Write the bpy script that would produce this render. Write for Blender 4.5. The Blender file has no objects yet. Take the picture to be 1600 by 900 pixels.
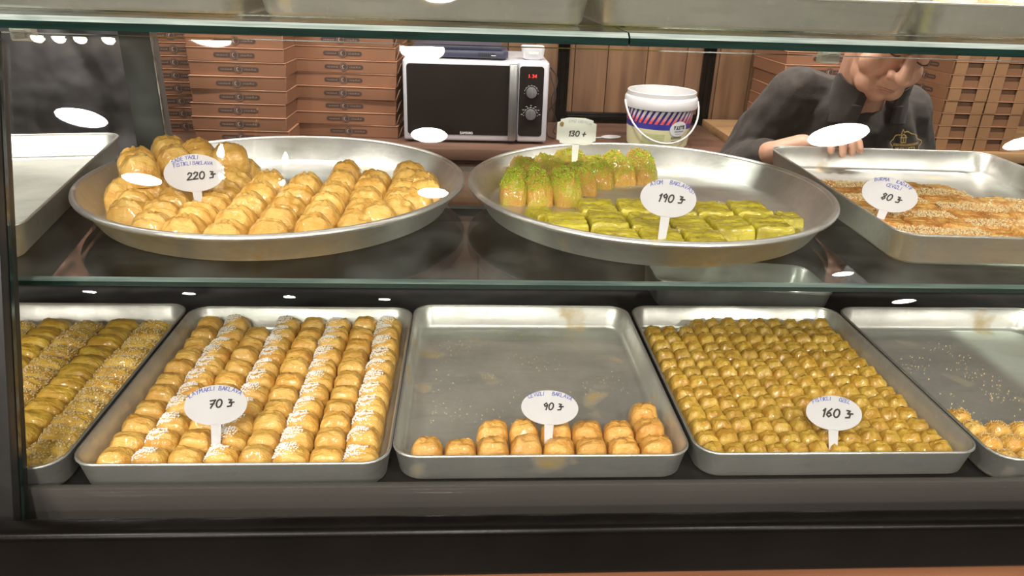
import bpy, bmesh, math, random
from mathutils import Vector, Matrix, Euler, noise
import numpy as np
PI = math.pi
R = math.radians
scene = bpy.context.scene
C = scene.collection
random.seed(7)

# ------------------------------------------------------------------ camera
CAMZ = 1.62
yaw, pitch, roll = R(3.92), R(23.5), R(2.03)
fw = Vector((math.sin(yaw)*math.cos(pitch), math.cos(yaw)*math.cos(pitch), -math.sin(pitch)))
rt = Vector((math.cos(yaw), -math.sin(yaw), 0)); up = rt.cross(fw)
rt2 = rt*math.cos(roll)+up*math.sin(roll); up2 = up*math.cos(roll)-rt*math.sin(roll)
cam_d = bpy.data.cameras.new('camera'); cam = bpy.data.objects.new('camera', cam_d); C.objects.link(cam)
cam_d.sensor_width = 36; cam_d.lens = 1150/1600*36; cam_d.clip_start = 0.02
m = Matrix((rt2, up2, -fw)).transposed().to_4x4(); m.translation = (0, 0, CAMZ)
cam.matrix_world = m
scene.camera = cam

# ------------------------------------------------------------------ world, exposure
w = bpy.data.worlds.new('world'); scene.world = w; w.use_nodes = True
w.node_tree.nodes['Background'].inputs[0].default_value = (1.0, 0.92, 0.82, 1)
w.node_tree.nodes['Background'].inputs[1].default_value = 0.12
vs = scene.view_settings
vs.view_transform = 'Standard'; vs.look = 'None'; vs.gamma = 1; vs.use_curve_mapping = False
vs.exposure = 0.08
scene.cycles.transparent_max_bounces = 12
scene.cycles.max_bounces = 6; scene.cycles.diffuse_bounces = 3; scene.cycles.glossy_bounces = 4
ADDED_STRIP_W = 2.1       # strip added unseen inside the case for more light
LAMP_W = 32.0       # each round ceiling downlight
CEIL = 2.9

# ------------------------------------------------------------------ helpers
def link(o, parent=None):
    C.objects.link(o)
    if parent is not None: o.parent = parent
    return o
def tag(o, label=None, cat=None, group=None, kind=None):
    if label: o['label'] = label
    if cat: o['category'] = cat
    if group: o['group'] = group
    if kind: o['kind'] = kind
    return o
def empty(name, loc=(0, 0, 0), rz=0, label=None, cat=None, group=None):
    o = bpy.data.objects.new(name, None); o.empty_display_size = 0.02
    link(o); o.location = loc; o.rotation_euler = (0, 0, rz)
    return tag(o, label, cat, group)

class MB:
    """collects geometry of one mesh"""
    def __init__(s): s.v = []; s.f = []; s.mi = []; s.cur = 0
    def add(s, vs_, fs, T=None):
        b = len(s.v)
        for v in vs_:
            v = Vector(v); s.v.append(T @ v if T else v)
        for f in fs: s.f.append([b+i for i in f]); s.mi.append(s.cur)
        return s
    def box(s, x0, x1, y0, y1, z0, z1, T=None):
        v = [(x0,y0,z0),(x1,y0,z0),(x1,y1,z0),(x0,y1,z0),(x0,y0,z1),(x1,y0,z1),(x1,y1,z1),(x0,y1,z1)]
        return s.add(v, [(0,3,2,1),(4,5,6,7),(0,1,5,4),(1,2,6,5),(2,3,7,6),(3,0,4,7)], T)
    def loft(s, loops, cap0=True, cap1=True, T=None, closed=True):
        n = len(loops[0]); vs_ = [p for l in loops for p in l]; fs = []
        for k in range(len(loops)-1):
            for i in range(n if closed else n-1):
                j = (i+1) % n
                fs.append((k*n+i, k*n+j, (k+1)*n+j, (k+1)*n+i))
        if cap0: fs.append(tuple(range(n-1, -1, -1)))
        if cap1: fs.append(tuple((len(loops)-1)*n+i for i in range(n)))
        return s.add(vs_, fs, T)
    def lathe(s, prof, n=48, T=None, cap0=False, cap1=False):
        return s.loft([[(r*math.cos(2*PI*i/n), r*math.sin(2*PI*i/n), z) for i in range(n)] for r, z in prof], cap0, cap1, T)
    def tube(s, pts, r, n=8, T=None):
        pts = [Vector(p) for p in pts]; loops = []
        for i, p in enumerate(pts):
            d = (pts[min(i+1, len(pts)-1)]-pts[max(i-1, 0)]).normalized()
            a = d.cross(Vector((0, 0, 1)))
            if a.length < 1e-3: a = d.cross(Vector((1, 0, 0)))
            a.normalize(); b = d.cross(a)
            rr = r[i] if isinstance(r, (list, tuple)) else r
            loops.append([p+a*math.cos(-2*PI*k/n)*rr+b*math.sin(-2*PI*k/n)*rr for k in range(n)])
        return s.loft(loops, True, True, T)
    def prism(s, outline, z0, z1, T=None):
        return s.loft([[(x, y, z0) for x, y in outline], [(x, y, z1) for x, y in outline]], True, True, T)
    def ellipsoid(s, c, r, n=16, mm=10, T=None):
        prof = []
        loops = []
        for k in range(1, mm):
            t = PI*k/mm
            loops.append([(c[0]+r[0]*math.sin(t)*math.cos(2*PI*i/n), c[1]+r[1]*math.sin(t)*math.sin(2*PI*i/n), c[2]-r[2]*math.cos(t)) for i in range(n)])
        return s.loft(loops, True, True, T)
    def capsule(s, p0, r0, p1, r1, n=12, T=None):
        p0, p1 = Vector(p0), Vector(p1); d = (p1-p0)
        L = d.length; d = d.normalized() if L > 1e-6 else Vector((0, 0, 1))
        a = d.cross(Vector((0, 0, 1)))
        if a.length < 1e-3: a = d.cross(Vector((1, 0, 0)))
        a.normalize(); b = d.cross(a); loops = []
        def ring(c, r): loops.append([c+a*math.cos(-2*PI*k/n)*r+b*math.sin(-2*PI*k/n)*r for k in range(n)])
        for t in (80, 55, 28): ring(p0-d*r0*math.sin(R(t)), r0*math.cos(R(t)))
        ring(p0, r0); ring(p1, r1)
        for t in (28, 55, 80): ring(p1+d*r1*math.sin(R(t)), r1*math.cos(R(t)))
        return s.loft(loops, True, True, T)
    def mesh(s, name, mats, smooth=False, bevel=0, sharp=40, seg=2):
        me = bpy.data.meshes.new(name)
        me.from_pydata([tuple(v) for v in s.v], [], s.f)
        if not isinstance(mats, (list, tuple)): mats = [mats]
        for m_ in mats: me.materials.append(m_)
        me.polygons.foreach_set('material_index', s.mi)
        if bevel:
            bm = bmesh.new(); bm.from_mesh(me)
            ed = [e for e in bm.edges if len(e.link_faces) == 2 and e.calc_face_angle(0) > R(35)]
            bmesh.ops.bevel(bm, geom=ed, offset=bevel, segments=seg, profile=0.5, affect='EDGES', clamp_overlap=True)
            bm.to_mesh(me); bm.free(); smooth = True
        if smooth:
            me.polygons.foreach_set('use_smooth', [True]*len(me.polygons))
            me.set_sharp_from_angle(angle=R(sharp))
        me.update()
        return me
    def build(s, name, mats, parent=None, **k):
        return link(bpy.data.objects.new(name, s.mesh(name, mats, **k)), parent)

def inst(name, me, parent=None, loc=(0, 0, 0), rot=(0, 0, 0), scale=(1, 1, 1)):
    o = bpy.data.objects.new(name, me); link(o, parent)
    o.location = loc; o.rotation_euler = rot; o.scale = scale
    return o
ORD = 'first second third fourth fifth sixth seventh eighth ninth tenth eleventh twelfth thirteenth fourteenth'.split()
def ordn(k): return ORD[k-1]

# ------------------------------------------------------------------ materials
def mat(name, col, rough=0.5, metal=0.0, col2=None, scale=8.0, stretch=(1, 1, 1), bump=0.0, bscale=None, coat=0.0,
        detail=4.0, spec=0.5, rand=0.0, lo=0.35, hi=0.65, sheen=0.0, rvar=0.0, coords='Object', emit=None, sss=0.0, brough=0.0, bdist=0.002):
    m_ = bpy.data.materials.new(name); m_.use_nodes = True
    nt = m_.node_tree; N = nt.nodes; L = nt.links
    b = N['Principled BSDF']
    b.inputs['Base Color'].default_value = (*col, 1)
    b.inputs['Roughness'].default_value = rough; b.inputs['Metallic'].default_value = metal
    b.inputs['Specular IOR Level'].default_value = spec
    b.inputs['Coat Weight'].default_value = coat; b.inputs['Coat Roughness'].default_value = 0.12
    if sheen: b.inputs['Sheen Weight'].default_value = sheen
    if sss:
        b.inputs['Subsurface Weight'].default_value = sss; b.inputs['Subsurface Radius'].default_value = (0.01, 0.005, 0.002)
        b.inputs['Subsurface Scale'].default_value = 0.5
    tc = N.new('ShaderNodeTexCoord'); mp = N.new('ShaderNodeMapping'); mp.inputs['Scale'].default_value = stretch
    L.new(tc.outputs[coords], mp.inputs[0])
    vec = mp.outputs[0]
    oi = None
    if rand:
        oi = N.new('ShaderNodeObjectInfo')
        ad = N.new('ShaderNodeVectorMath'); ad.operation = 'ADD'
        sc_ = N.new('ShaderNodeVectorMath'); sc_.operation = 'SCALE'; sc_.inputs['Scale'].default_value = 7.0
        cb = N.new('ShaderNodeCombineXYZ')
        for i in range(3): L.new(oi.outputs['Random'], cb.inputs[i])
        L.new(cb.outputs[0], sc_.inputs[0]); L.new(mp.outputs[0], ad.inputs[0]); L.new(sc_.outputs[0], ad.inputs[1])
        vec = ad.outputs[0]
    out = None
    if col2 is not None:
        tx = N.new('ShaderNodeTexNoise'); tx.inputs['Scale'].default_value = scale; tx.inputs['Detail'].default_value = detail
        L.new(vec, tx.inputs['Vector'])
        rp = N.new('ShaderNodeValToRGB'); rp.color_ramp.elements[0].position = lo; rp.color_ramp.elements[1].position = hi
        rp.color_ramp.elements[0].color = (*col, 1); rp.color_ramp.elements[1].color = (*col2, 1)
        L.new(tx.outputs['Fac'], rp.inputs[0]); out = rp.outputs[0]
        if rvar:
            mr = N.new('ShaderNodeMapRange'); mr.inputs['To Min'].default_value = rough-rvar; mr.inputs['To Max'].default_value = rough+rvar
            mr.inputs['From Min'].default_value = 0.3; mr.inputs['From Max'].default_value = 0.7
            L.new(tx.outputs['Fac'], mr.inputs['Value']); L.new(mr.outputs[0], b.inputs['Roughness'])
    if rand:
        hs = N.new('ShaderNodeHueSaturation')
        mr = N.new('ShaderNodeMapRange'); mr.inputs['To Min'].default_value = 1-rand; mr.inputs['To Max'].default_value = 1+rand
        L.new(oi.outputs['Random'], mr.inputs['Value']); L.new(mr.outputs[0], hs.inputs['Value'])
        if out: L.new(out, hs.inputs['Color'])
        else: hs.inputs['Color'].default_value = (*col, 1)
        out = hs.outputs[0]
    if out: L.new(out, b.inputs['Base Color'])
    if bump:
        t2 = N.new('ShaderNodeTexNoise'); t2.inputs['Scale'].default_value = bscale or scale*3; t2.inputs['Detail'].default_value = 5
        t2.inputs['Roughness'].default_value = 0.6
        L.new(vec, t2.inputs['Vector'])
        bp = N.new('ShaderNodeBump'); bp.inputs['Strength'].default_value = bump; bp.inputs['Distance'].default_value = bdist
        L.new(t2.outputs['Fac'], bp.inputs['Height']); L.new(bp.outputs[0], b.inputs['Normal'])
        # the syrup coat stays smooth over the flaky crust
    if emit:
        b.inputs['Emission Color'].default_value = (*emit[0], 1); b.inputs['Emission Strength'].default_value = emit[1]
    return m_

def glass_mat(name, tint=(1, 1, 1), ior=1.5, rough=0.0, dirt=0.0):
    m_ = bpy.data.materials.new(name); m_.use_nodes = True
    nt = m_.node_tree; N = nt.nodes; L = nt.links; N.remove(N['Principled BSDF'])
    out = N['Material Output']
    tr = N.new('ShaderNodeBsdfTransparent'); tr.inputs[0].default_value = (*tint, 1)
    gl = N.new('ShaderNodeBsdfGlossy'); gl.inputs['Roughness'].default_value = rough
    # thin sheet: the same reflectance from both faces (Schlick), no total reflection inside
    ge = N.new('ShaderNodeNewGeometry'); dt = N.new('ShaderNodeVectorMath'); dt.operation = 'DOT_PRODUCT'
    L.new(ge.outputs['Incoming'], dt.inputs[0]); L.new(ge.outputs['Normal'], dt.inputs[1])
    def mth(op, a, b=None):
        n_ = N.new('ShaderNodeMath'); n_.operation = op
        for k, v in enumerate((a, b)):
            if v is None: continue
            if isinstance(v, (int, float)): n_.inputs[k].default_value = v
            else: L.new(v, n_.inputs[k])
        return n_.outputs[0]
    f0 = ((ior-1)/(ior+1))**2
    fr_o = mth('ADD', mth('MULTIPLY', mth('POWER', mth('SUBTRACT', 1.0, mth('ABSOLUTE', dt.outputs['Value'])), 5.0), 1-f0), f0)
    mx = N.new('ShaderNodeMixShader')
    L.new(fr_o, mx.inputs[0]); L.new(tr.outputs[0], mx.inputs[1]); L.new(gl.outputs[0], mx.inputs[2])
    last = mx.outputs[0]
    if dirt:
        tc = N.new('ShaderNodeTexCoord'); tx = N.new('ShaderNodeTexNoise'); tx.inputs['Scale'].default_value = 9; tx.inputs['Detail'].default_value = 8
        L.new(tc.outputs['Object'], tx.inputs['Vector'])
        mr = N.new('ShaderNodeMapRange'); mr.inputs['From Min'].default_value = 0.45; mr.inputs['From Max'].default_value = 0.8
        mr.inputs['To Max'].default_value = dirt
        L.new(tx.outputs['Fac'], mr.inputs['Value'])
        df = N.new('ShaderNodeBsdfDiffuse'); df.inputs[0].default_value = (0.6, 0.62, 0.6, 1)
        m2 = N.new('ShaderNodeMixShader')
        L.new(mr.outputs[0], m2.inputs[0]); L.new(last, m2.inputs[1]); L.new(df.outputs[0], m2.inputs[2]); last = m2.outputs[0]
    L.new(last, out.inputs[0])
    return m_

def tray_mat(name, stain=0.0, crumb=0.0, base=(0.74, 0.73, 0.69), metal=0.86):
    """brushed aluminium with scratches, syrup stains and dried crumbs"""
    m_ = mat(name, base, 0.38, metal, (base[0]*0.78, base[1]*0.78, base[2]*0.78), 9, (1, 1, 1), bump=0.35, bscale=45, rvar=0.10, bdist=0.0012)
    nt = m_.node_tree; N = nt.nodes; L = nt.links; b = N['Principled BSDF']
    src = b.inputs['Base Color'].links[0].from_socket
    tc = N.new('ShaderNodeTexCoord')
    def layer(scale, lo, hi, col, src, stretch=(1, 1, 1), amt=1.0):
        mp = N.new('ShaderNodeMapping'); mp.inputs['Scale'].default_value = stretch; L.new(tc.outputs['Object'], mp.inputs[0])
        tx = N.new('ShaderNodeTexNoise'); tx.inputs['Scale'].default_value = scale; tx.inputs['Detail'].default_value = 6
        L.new(mp.outputs[0], tx.inputs['Vector'])
        mr = N.new('ShaderNodeMapRange'); mr.inputs['From Min'].default_value = lo; mr.inputs['From Max'].default_value = hi; mr.inputs['To Max'].default_value = amt; mr.clamp = True
        L.new(tx.outputs['Fac'], mr.inputs['Value'])
        mx = N.new('ShaderNodeMix'); mx.data_type = 'RGBA'; L.new(mr.outputs[0], mx.inputs['Factor'])
        L.new(src, mx.inputs[6]); mx.inputs[7].default_value = (*col, 1)
        return mx.outputs[2], mr.outputs[0]
    out, f1 = layer(150, 0.60, 0.72, (0.92, 0.91, 0.86), src, (1, 1, 1), 0.30)
    out, f3 = layer(90, 0.52, 0.75, (0.50, 0.49, 0.46), out, (0.15, 1, 1), 0.45)
    if stain:
        out, f2 = layer(14, 0.62-stain*0.05, 0.74, (0.52, 0.36, 0.12), out)
        inv = N.new('ShaderNodeMath'); inv.operation = 'SUBTRACT'; inv.inputs[0].default_value = 1.0
        L.new(f2, inv.inputs[1]); mu = N.new('ShaderNodeMath'); mu.operation = 'MULTIPLY'; mu.inputs[1].default_value = metal
        L.new(inv.outputs[0], mu.inputs[0]); L.new(mu.outputs[0], b.inputs['Metallic'])
    L.new(out, b.inputs['Base Color'])
    return m_

M = {}
M['alu_low'] = tray_mat('aluminium_dull', base=(0.75, 0.74, 0.69), metal=0.70); M['alu_low_stained'] = tray_mat('aluminium_dull_stained', stain=0.6, base=(0.75, 0.74, 0.69), metal=0.70)
M['alu'] = tray_mat('aluminium'); M['alu_stained'] = tray_mat('aluminium_stained', stain=0.6)
M['alu_round'] = tray_mat('aluminium_round', stain=0.25, base=(0.74, 0.73, 0.70))
M['black_metal'] = mat('black_metal', (0.012, 0.011, 0.0105), 0.42, 0.0, (0.018, 0.017, 0.016), 30, bump=0.05)
M['black_gloss'] = mat('black_gloss', (0.0025, 0.0018, 0.0014), 0.28, 0.0, (0.004, 0.003, 0.0024), 12, bump=0.08, bscale=200, spec=0.14)
M['grey_panel'] = mat('grey_panel', (0.052, 0.046, 0.041), 0.55, 0.0, (0.058, 0.051, 0.046), 5)
M['dark_grey'] = mat('dark_grey_metal', (0.06, 0.065, 0.062), 0.4, 0.4, (0.085, 0.09, 0.085), 6)
M['steel_edge'] = mat('worn_steel_edge', (0.5, 0.48, 0.44), 0.35, 1.0, (0.2, 0.19, 0.17), 40)
M['walnut'] = mat('walnut_board', (0.12, 0.045, 0.02), 0.45, 0.0, (0.2, 0.085, 0.04), 3, (9, 9, 0.7), bump=0.1)
M['kick'] = mat('kick_wood', (0.16, 0.06, 0.025), 0.45, 0.0, (0.26, 0.11, 0.05), 3, (0.8, 9, 9), bump=0.1)
M['dark_wood'] = mat('dark_brown_wood', (0.05, 0.022, 0.013), 0.45, 0.0, (0.085, 0.042, 0.026), 4, (0.6, 6, 9), bump=0.1)
M['counter'] = mat('counter_wood', (0.10, 0.05, 0.034), 0.4, 0.0, (0.15, 0.08, 0.055), 3, (0.6, 6, 6), bump=0.05)
M['light_wood'] = mat('light_wood', (0.40, 0.24, 0.115), 0.45, 0.0, (0.3, 0.17, 0.08), 4, (0.8, 7, 7), bump=0.05)
M['plank'] = mat('wall_plank_wood', (0.085, 0.041, 0.021), 0.45, 0.0, (0.165, 0.088, 0.045), 2.5, (9, 9, 0.8), bump=0.15, rand=0.13)
M['wall'] = mat('warm_plaster', (0.25, 0.22, 0.19), 0.8, 0.0, (0.30, 0.265, 0.23), 2)
M['ceiling'] = mat('ceiling_paint', (0.42, 0.39, 0.36), 0.9, 0.0, (0.46, 0.43, 0.4), 2)
M['floor'] = mat('floor_tile', (0.14, 0.12, 0.10), 0.4, 0.0, (0.18, 0.155, 0.13), 3)
M['glass'] = glass_mat('pane_glass', (0.985, 0.99, 0.985))
M['shelf_glass'] = glass_mat('shelf_glass', (0.86, 0.9, 0.88), dirt=0.10)
M['glass_edge'] = mat('green_glass_edge', (0.005, 0.016, 0.012), 0.12, 0.0, (0.008, 0.028, 0.023), 4, (3, 40, 40), spec=0.8)
M['glass_bevel'] = mat('pale_glass_bevel', (0.17, 0.22, 0.20), 0.15, 0.0, (0.33, 0.38, 0.35), 6, (2, 30, 30), spec=0.8)
M['glass_bevel_dark'] = mat('dark_glass_bevel', (0.05, 0.075, 0.068), 0.12, 0.0, (0.16, 0.21, 0.19), 3, (2, 30, 30), spec=0.8)
M['clip'] = mat('milky_plastic', (0.7, 0.68, 0.62), 0.4, 0.0, (0.6, 0.57, 0.5), 40)
M['white_plastic'] = mat('white_plastic', (0.66, 0.65, 0.66), 0.35, 0.0, (0.62, 0.61, 0.62), 10)
M['sign'] = mat('sign_plastic', (0.60, 0.585, 0.60), 0.45, 0.0, (0.57, 0.555, 0.57), 20)
M['sign_cream'] = mat('sign_cream_plastic', (0.93, 0.92, 0.84), 0.4, 0.0, (0.91, 0.90, 0.81), 20)
M['ink_blue'] = mat('blue_ink', (0.05, 0.07, 0.35), 0.6, 0.0, (0.08, 0.1, 0.42), 200)
M['ink_black'] = mat('black_ink', (0.02, 0.015, 0.013), 0.5, 0.0, (0.035, 0.025, 0.02), 200)
M['ink_faint'] = mat('faint_ink', (0.5, 0.5, 0.52), 0.6, 0.0, (0.62, 0.62, 0.62), 200)
M['copper'] = mat('copper_card', (0.235, 0.108, 0.058), 0.42, 0.25, (0.275, 0.128, 0.072), 5, rand=0.10, spec=0.5)
M['copper_edge'] = mat('copper_card_edge', (0.52, 0.29, 0.18), 0.4, 0.15, (0.42, 0.21, 0.12), 9)
M['kraft'] = mat('kraft_card', (0.16, 0.075, 0.036), 0.6, 0.0, (0.195, 0.092, 0.045), 6, rand=0.1)
M['kraft_light'] = mat('kraft_card_tab', (0.27, 0.14, 0.066), 0.6, 0.0, (0.225, 0.115, 0.054), 6)
M['emblem'] = mat('dark_print', (0.045, 0.026, 0.02), 0.5, 0.0, (0.06, 0.035, 0.027), 60)
M['emblem_light'] = mat('pale_print', (0.33, 0.2, 0.15), 0.5, 0.0, (0.27, 0.16, 0.12), 60)
def pastry(name, a, b, rough=0.32, coat=0.5, bump=0.55, bs=170, rand=0.09, lo=0.38, hi=0.66, scale=38, stretch=(1, 1, 1)):
    return mat(name, a, rough, 0.0, b, scale, stretch, bump=bump, bscale=bs, coat=coat, rand=rand, lo=lo, hi=hi, sss=0.0, bdist=0.006)
M['golden'] = pastry('golden_pastry', (0.82, 0.50, 0.12), (0.66, 0.32, 0.05), stretch=(0.6, 1.5, 1))
M['golden_round'] = pastry('golden_glazed_pastry', (0.83, 0.51, 0.13), (0.66, 0.33, 0.05), rough=0.25, coat=0.8, stretch=(0.6, 1.6, 1))
M['orange'] = pastry('orange_pastry', (0.78, 0.43, 0.105), (0.62, 0.28, 0.05), coat=0.35, stretch=(0.6, 1.5, 1))
M['olive'] = pastry('pistachio_roll_pastry', (0.63, 0.40, 0.06), (0.47, 0.235, 0.022), coat=0.8, rough=0.25, bs=240, scale=60)
M['yellow'] = pastry('yellow_glazed_pastry', (0.66, 0.42, 0.055), (0.52, 0.27, 0.03), coat=0.7, rough=0.28, stretch=(0.7, 1.6, 1))
M['green'] = pastry('green_glazed_pastry', (0.56, 0.47, 0.03), (0.36, 0.285, 0.012), coat=0.9, rough=0.22, stretch=(0.6, 1.5, 1))
M['kadayif'] = pastry('shredded_pastry', (0.74, 0.40, 0.075), (0.60, 0.50, 0.045), coat=0.6, bump=1.0, bs=330, scale=26, lo=0.46, hi=0.64)
M['walnut_slab'] = pastry('browned_pastry', (0.76, 0.43, 0.12), (0.52, 0.20, 0.04), coat=0.25, rough=0.42, bump=0.9, bs=140, stretch=(1.4, 0.7, 1))
M['filling'] = mat('nut_filling', (0.16, 0.12, 0.015), 0.6, 0.0, (0.24, 0.16, 0.03), 300, bump=0.5, bscale=400)
M['coconut'] = mat('white_coconut', (0.95, 0.94, 0.91), 0.7, 0.0, (0.90, 0.88, 0.84), 300)
M['pistachio'] = mat('ground_pistachio', (0.44, 0.62, 0.03), 0.7, 0.0, (0.30, 0.48, 0.015), 300)
M['nuts'] = mat('chopped_walnut', (0.74, 0.60, 0.36), 0.7, 0.0, (0.58, 0.42, 0.2), 300)
M['cookie'] = mat('pale_biscuit', (0.72, 0.58, 0.38), 0.65, 0.0, (0.62, 0.46, 0.27), 40, bump=0.3)

# ------------------------------------------------------------------ room shell
def struct(name, mb, m_, **k): return tag(mb.build(name, m_, **k), kind='structure')
tag(struct('floor', MB().box(-13.2, 14.2, -9.2, 3.0, -0.05, 0), M['floor']), 'grey tiled shop floor', 'floor')
tag(struct('ceiling', MB().box(-13.2, 14.2, -9.2, 3.0, CEIL+0.012, CEIL+0.06), M['ceiling']), 'pale shop ceiling above the display case', 'ceiling')
wb = struct('wall_back', MB().box(-13.2, 14.2, 2.86, 2.96, 0, CEIL+0.012), M['dark_wood']); tag(wb, 'wood panelled wall behind the staff counter', 'wall')
for nm, b_ in (('wall_left', (-13.2, -13.1, -9.2, 2.86)), ('wall_right', (14.1, 14.2, -9.2, 2.86)), ('wall_front', (-13.1, 14.1, -9.2, -9.1))):
    tag(struct(nm, MB().box(*b_, 0, CEIL+0.012), M['wall']), 'plain plaster wall of the shop, ' + nm.split('_')[1] + ' side', 'wall')
x = -1.9
random.seed(3)
pl_me = {}
while x < 2.6:
    wd = random.choice((0.10, 0.125, 0.15))
    if wd not in pl_me:
        pl_me[wd] = MB().box(0.0008, wd-0.0008, -0.012, 0, 0, CEIL-0.5).mesh('plank', M['plank'], bevel=0.0015, seg=1)
    inst('plank', pl_me[wd], wb, (x, 2.86, 0.5)); x += wd
# dark mouldings framing the wall panels
def moulding(name, x0, x1, z0, z1, label):
    mb = MB()
    if x1-x0 > z1-z0:
        mb.box(x0, x1, 2.826, 2.848, z0, z1); c_ = (z0+z1)/2; mb.box(x0, x1, 2.818, 2.827, c_-(z1-z0)*0.22, c_+(z1-z0)*0.22)
    else:
        mb.box(x0, x1, 2.826, 2.848, z0, z1); c_ = (x0+x1)/2; mb.box(c_-(x1-x0)*0.22, c_+(x1-x0)*0.22, 2.818, 2.827, z0, z1)
    o = struct(name, mb, M['black_gloss'], bevel=0.003); tag(o, label, 'moulding')
moulding('trim_1', 0.335, 0.378, 1.09, 2.4, 'dark upright moulding on the wood wall beside the microwave')
moulding('trim_2', 0.885, 0.93, 1.09, 2.4, 'dark upright moulding on the wood wall right of the bucket')
moulding('trim_3', 0.378, 0.885, 1.09, 1.122, 'dark horizontal moulding on the wood wall behind the bucket')
moulding('trim_4', -1.5, 0.335, 1.75, 1.80, 'dark horizontal moulding high on the wood wall')

# ------------------------------------------------------------------ ceiling lamps (seen mirrored in the sloping pane)
def downlight(x, y, d, label, watts=None):
    root = empty('ceiling_downlight', (x, y, CEIL), 0, label, 'ceiling lamp', 'round ceiling downlights of the shop')
    prof = [(d/2+0.018, 0.012), (d/2+0.018, -0.004), (d/2+0.012, -0.010), (d/2+0.001, -0.010), (d/2+0.001, 0.010)]
    MB().lathe(prof, 32).build('trim_ring', M['white_plastic'], root, smooth=True)
    ld = bpy.data.lights.new('downlight_source', 'AREA'); ld.shape = 'DISK'; ld.size = d
    ld.energy = watts if watts else LAMP_W*(d/0.21)**2; ld.color = (1.0, 0.95, 0.87)
    lo = bpy.data.objects.new('downlight_source', ld); link(lo, root); lo.location = (0, 0, -0.004)
    return root
LAMPS = [(-2.12, -2.20, 0.25, 'round downlight mirrored over the dark shirt at upper left'),
 (-2.18, -3.13, 0.24, 'round downlight mirrored over the baklava left of the 220 sign'),
 (-1.15, -1.31, 0.23, 'round downlight mirrored over the copper boxes under the top shelf'),
 (-0.21, -1.40, 0.205, 'round downlight mirrored above the top left corner of the microwave'),
 (-0.22, -2.33, 0.21, 'round downlight mirrored over the lower left of the microwave door'),
 (-0.24, -3.30, 0.215, 'round downlight mirrored on the right side of the left round tray'),
 (2.18, -2.21, 0.33, 'large round downlight mirrored over the hand of the server'),
 (3.37, -2.26, 0.22, 'round downlight mirrored at the right edge by the stacked boxes'),
 (-0.12, -0.94, 0.19, 'round downlight mirrored at the top edge over the top trays'),
 (-4.23, -6.69, 0.14, 'small far downlight mirrored above the leftmost lower tray'),
 (-3.16, -6.75, 0.14, 'small far downlight mirrored beside the rear post, below the glass shelf'),
 (-2.06, -6.89, 0.14, 'small far downlight mirrored above the sugared baklava tray, left one'),
 (-0.97, -6.99, 0.14, 'small far downlight mirrored above the sugared baklava tray, right one'),
 (3.93, -5.54, 0.20, 'far downlight mirrored just above the edge of the middle glass shelf'),
 (5.40, -6.89, 0.26, 'far downlight mirrored over the rim of the rightmost lower tray'),
 (1.05, -0.75, 0.21, 'round downlight over the customer side, right of the middle'),
 (-1.5, -0.35, 0.21, 'round downlight over the customer side, left of the middle'),
 (-1.3, 1.75, 0.21, 'round downlight over the staff aisle, left end'),
 (-0.2, 1.75, 0.21, 'round downlight over the staff aisle, second from the left'),
 (0.75, 1.75, 0.21, 'round downlight over the staff aisle, third from the left'),
 (1.75, 1.75, 0.21, 'round downlight over the staff aisle, right end')]
for a in LAMPS: downlight(*a)
M['bulb'] = mat('lit_bulb', (1, 0.9, 0.75), 0.4, emit=((1.0, 0.86, 0.66), 60.0))
M['brass'] = mat('brass', (0.6, 0.42, 0.18), 0.3, 1.0, (0.5, 0.34, 0.13), 20)
ch = empty('chandelier', (-1.03, -1.72, 2.40), 0, 'brass chandelier with candle bulbs mirrored over the left round tray', 'chandelier')
MB().loft([[(0.2*math.cos(2*PI*i/36)*k, 0.2*math.sin(2*PI*i/36)*k, z) for i in range(36)] for k, z in ((1.0, -0.07), (1.05, -0.06), (1.0, -0.05), (0.95, -0.06), (1.0, -0.07))], False, False).build('ring', M['brass'], ch, smooth=True)
MB().tube([(0, 0, -0.06), (0, 0, 0.5)], 0.006).build('rod', M['brass'], ch, smooth=True)
for k in range(4):
    a = 2*PI*k/4+0.5; p = Vector((0.2*math.cos(a), 0.2*math.sin(a), 0))
    MB().tube([(0, 0, -0.06), (p.x*0.5, p.y*0.5, -0.09), (p.x, p.y, -0.06)], 0.005).build('arm', M['brass'], ch, smooth=True)
    cd = MB().lathe([(0.012, -0.06), (0.012, 0.0), (0.006, 0.0)], 12, Matrix.Translation(p), True, True).build('candle', M['clip'], ch, smooth=True)
    MB().lathe([(0.006, 0.0), (0.016, 0.018), (0.013, 0.04), (0.004, 0.07)], 12, Matrix.Translation(p), True, True).build('bulb', M['bulb'], cd, smooth=True)
tl = empty('track_light', (-1.72, -1.32, CEIL), 0, 'row of four small bulbs mirrored at the top left corner', 'ceiling lamp')
MB().box(-0.2, 0.2, -0.02, 0.02, -0.02, 0.012).build('track', M['white_plastic'], tl, bevel=0.003)
for dx in (-0.15, -0.06, 0.03, 0.15):
    MB().ellipsoid((dx, 0, -0.042), (0.026, 0.026, 0.026)).build('bulb', M['bulb'], tl, smooth=True)

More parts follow.
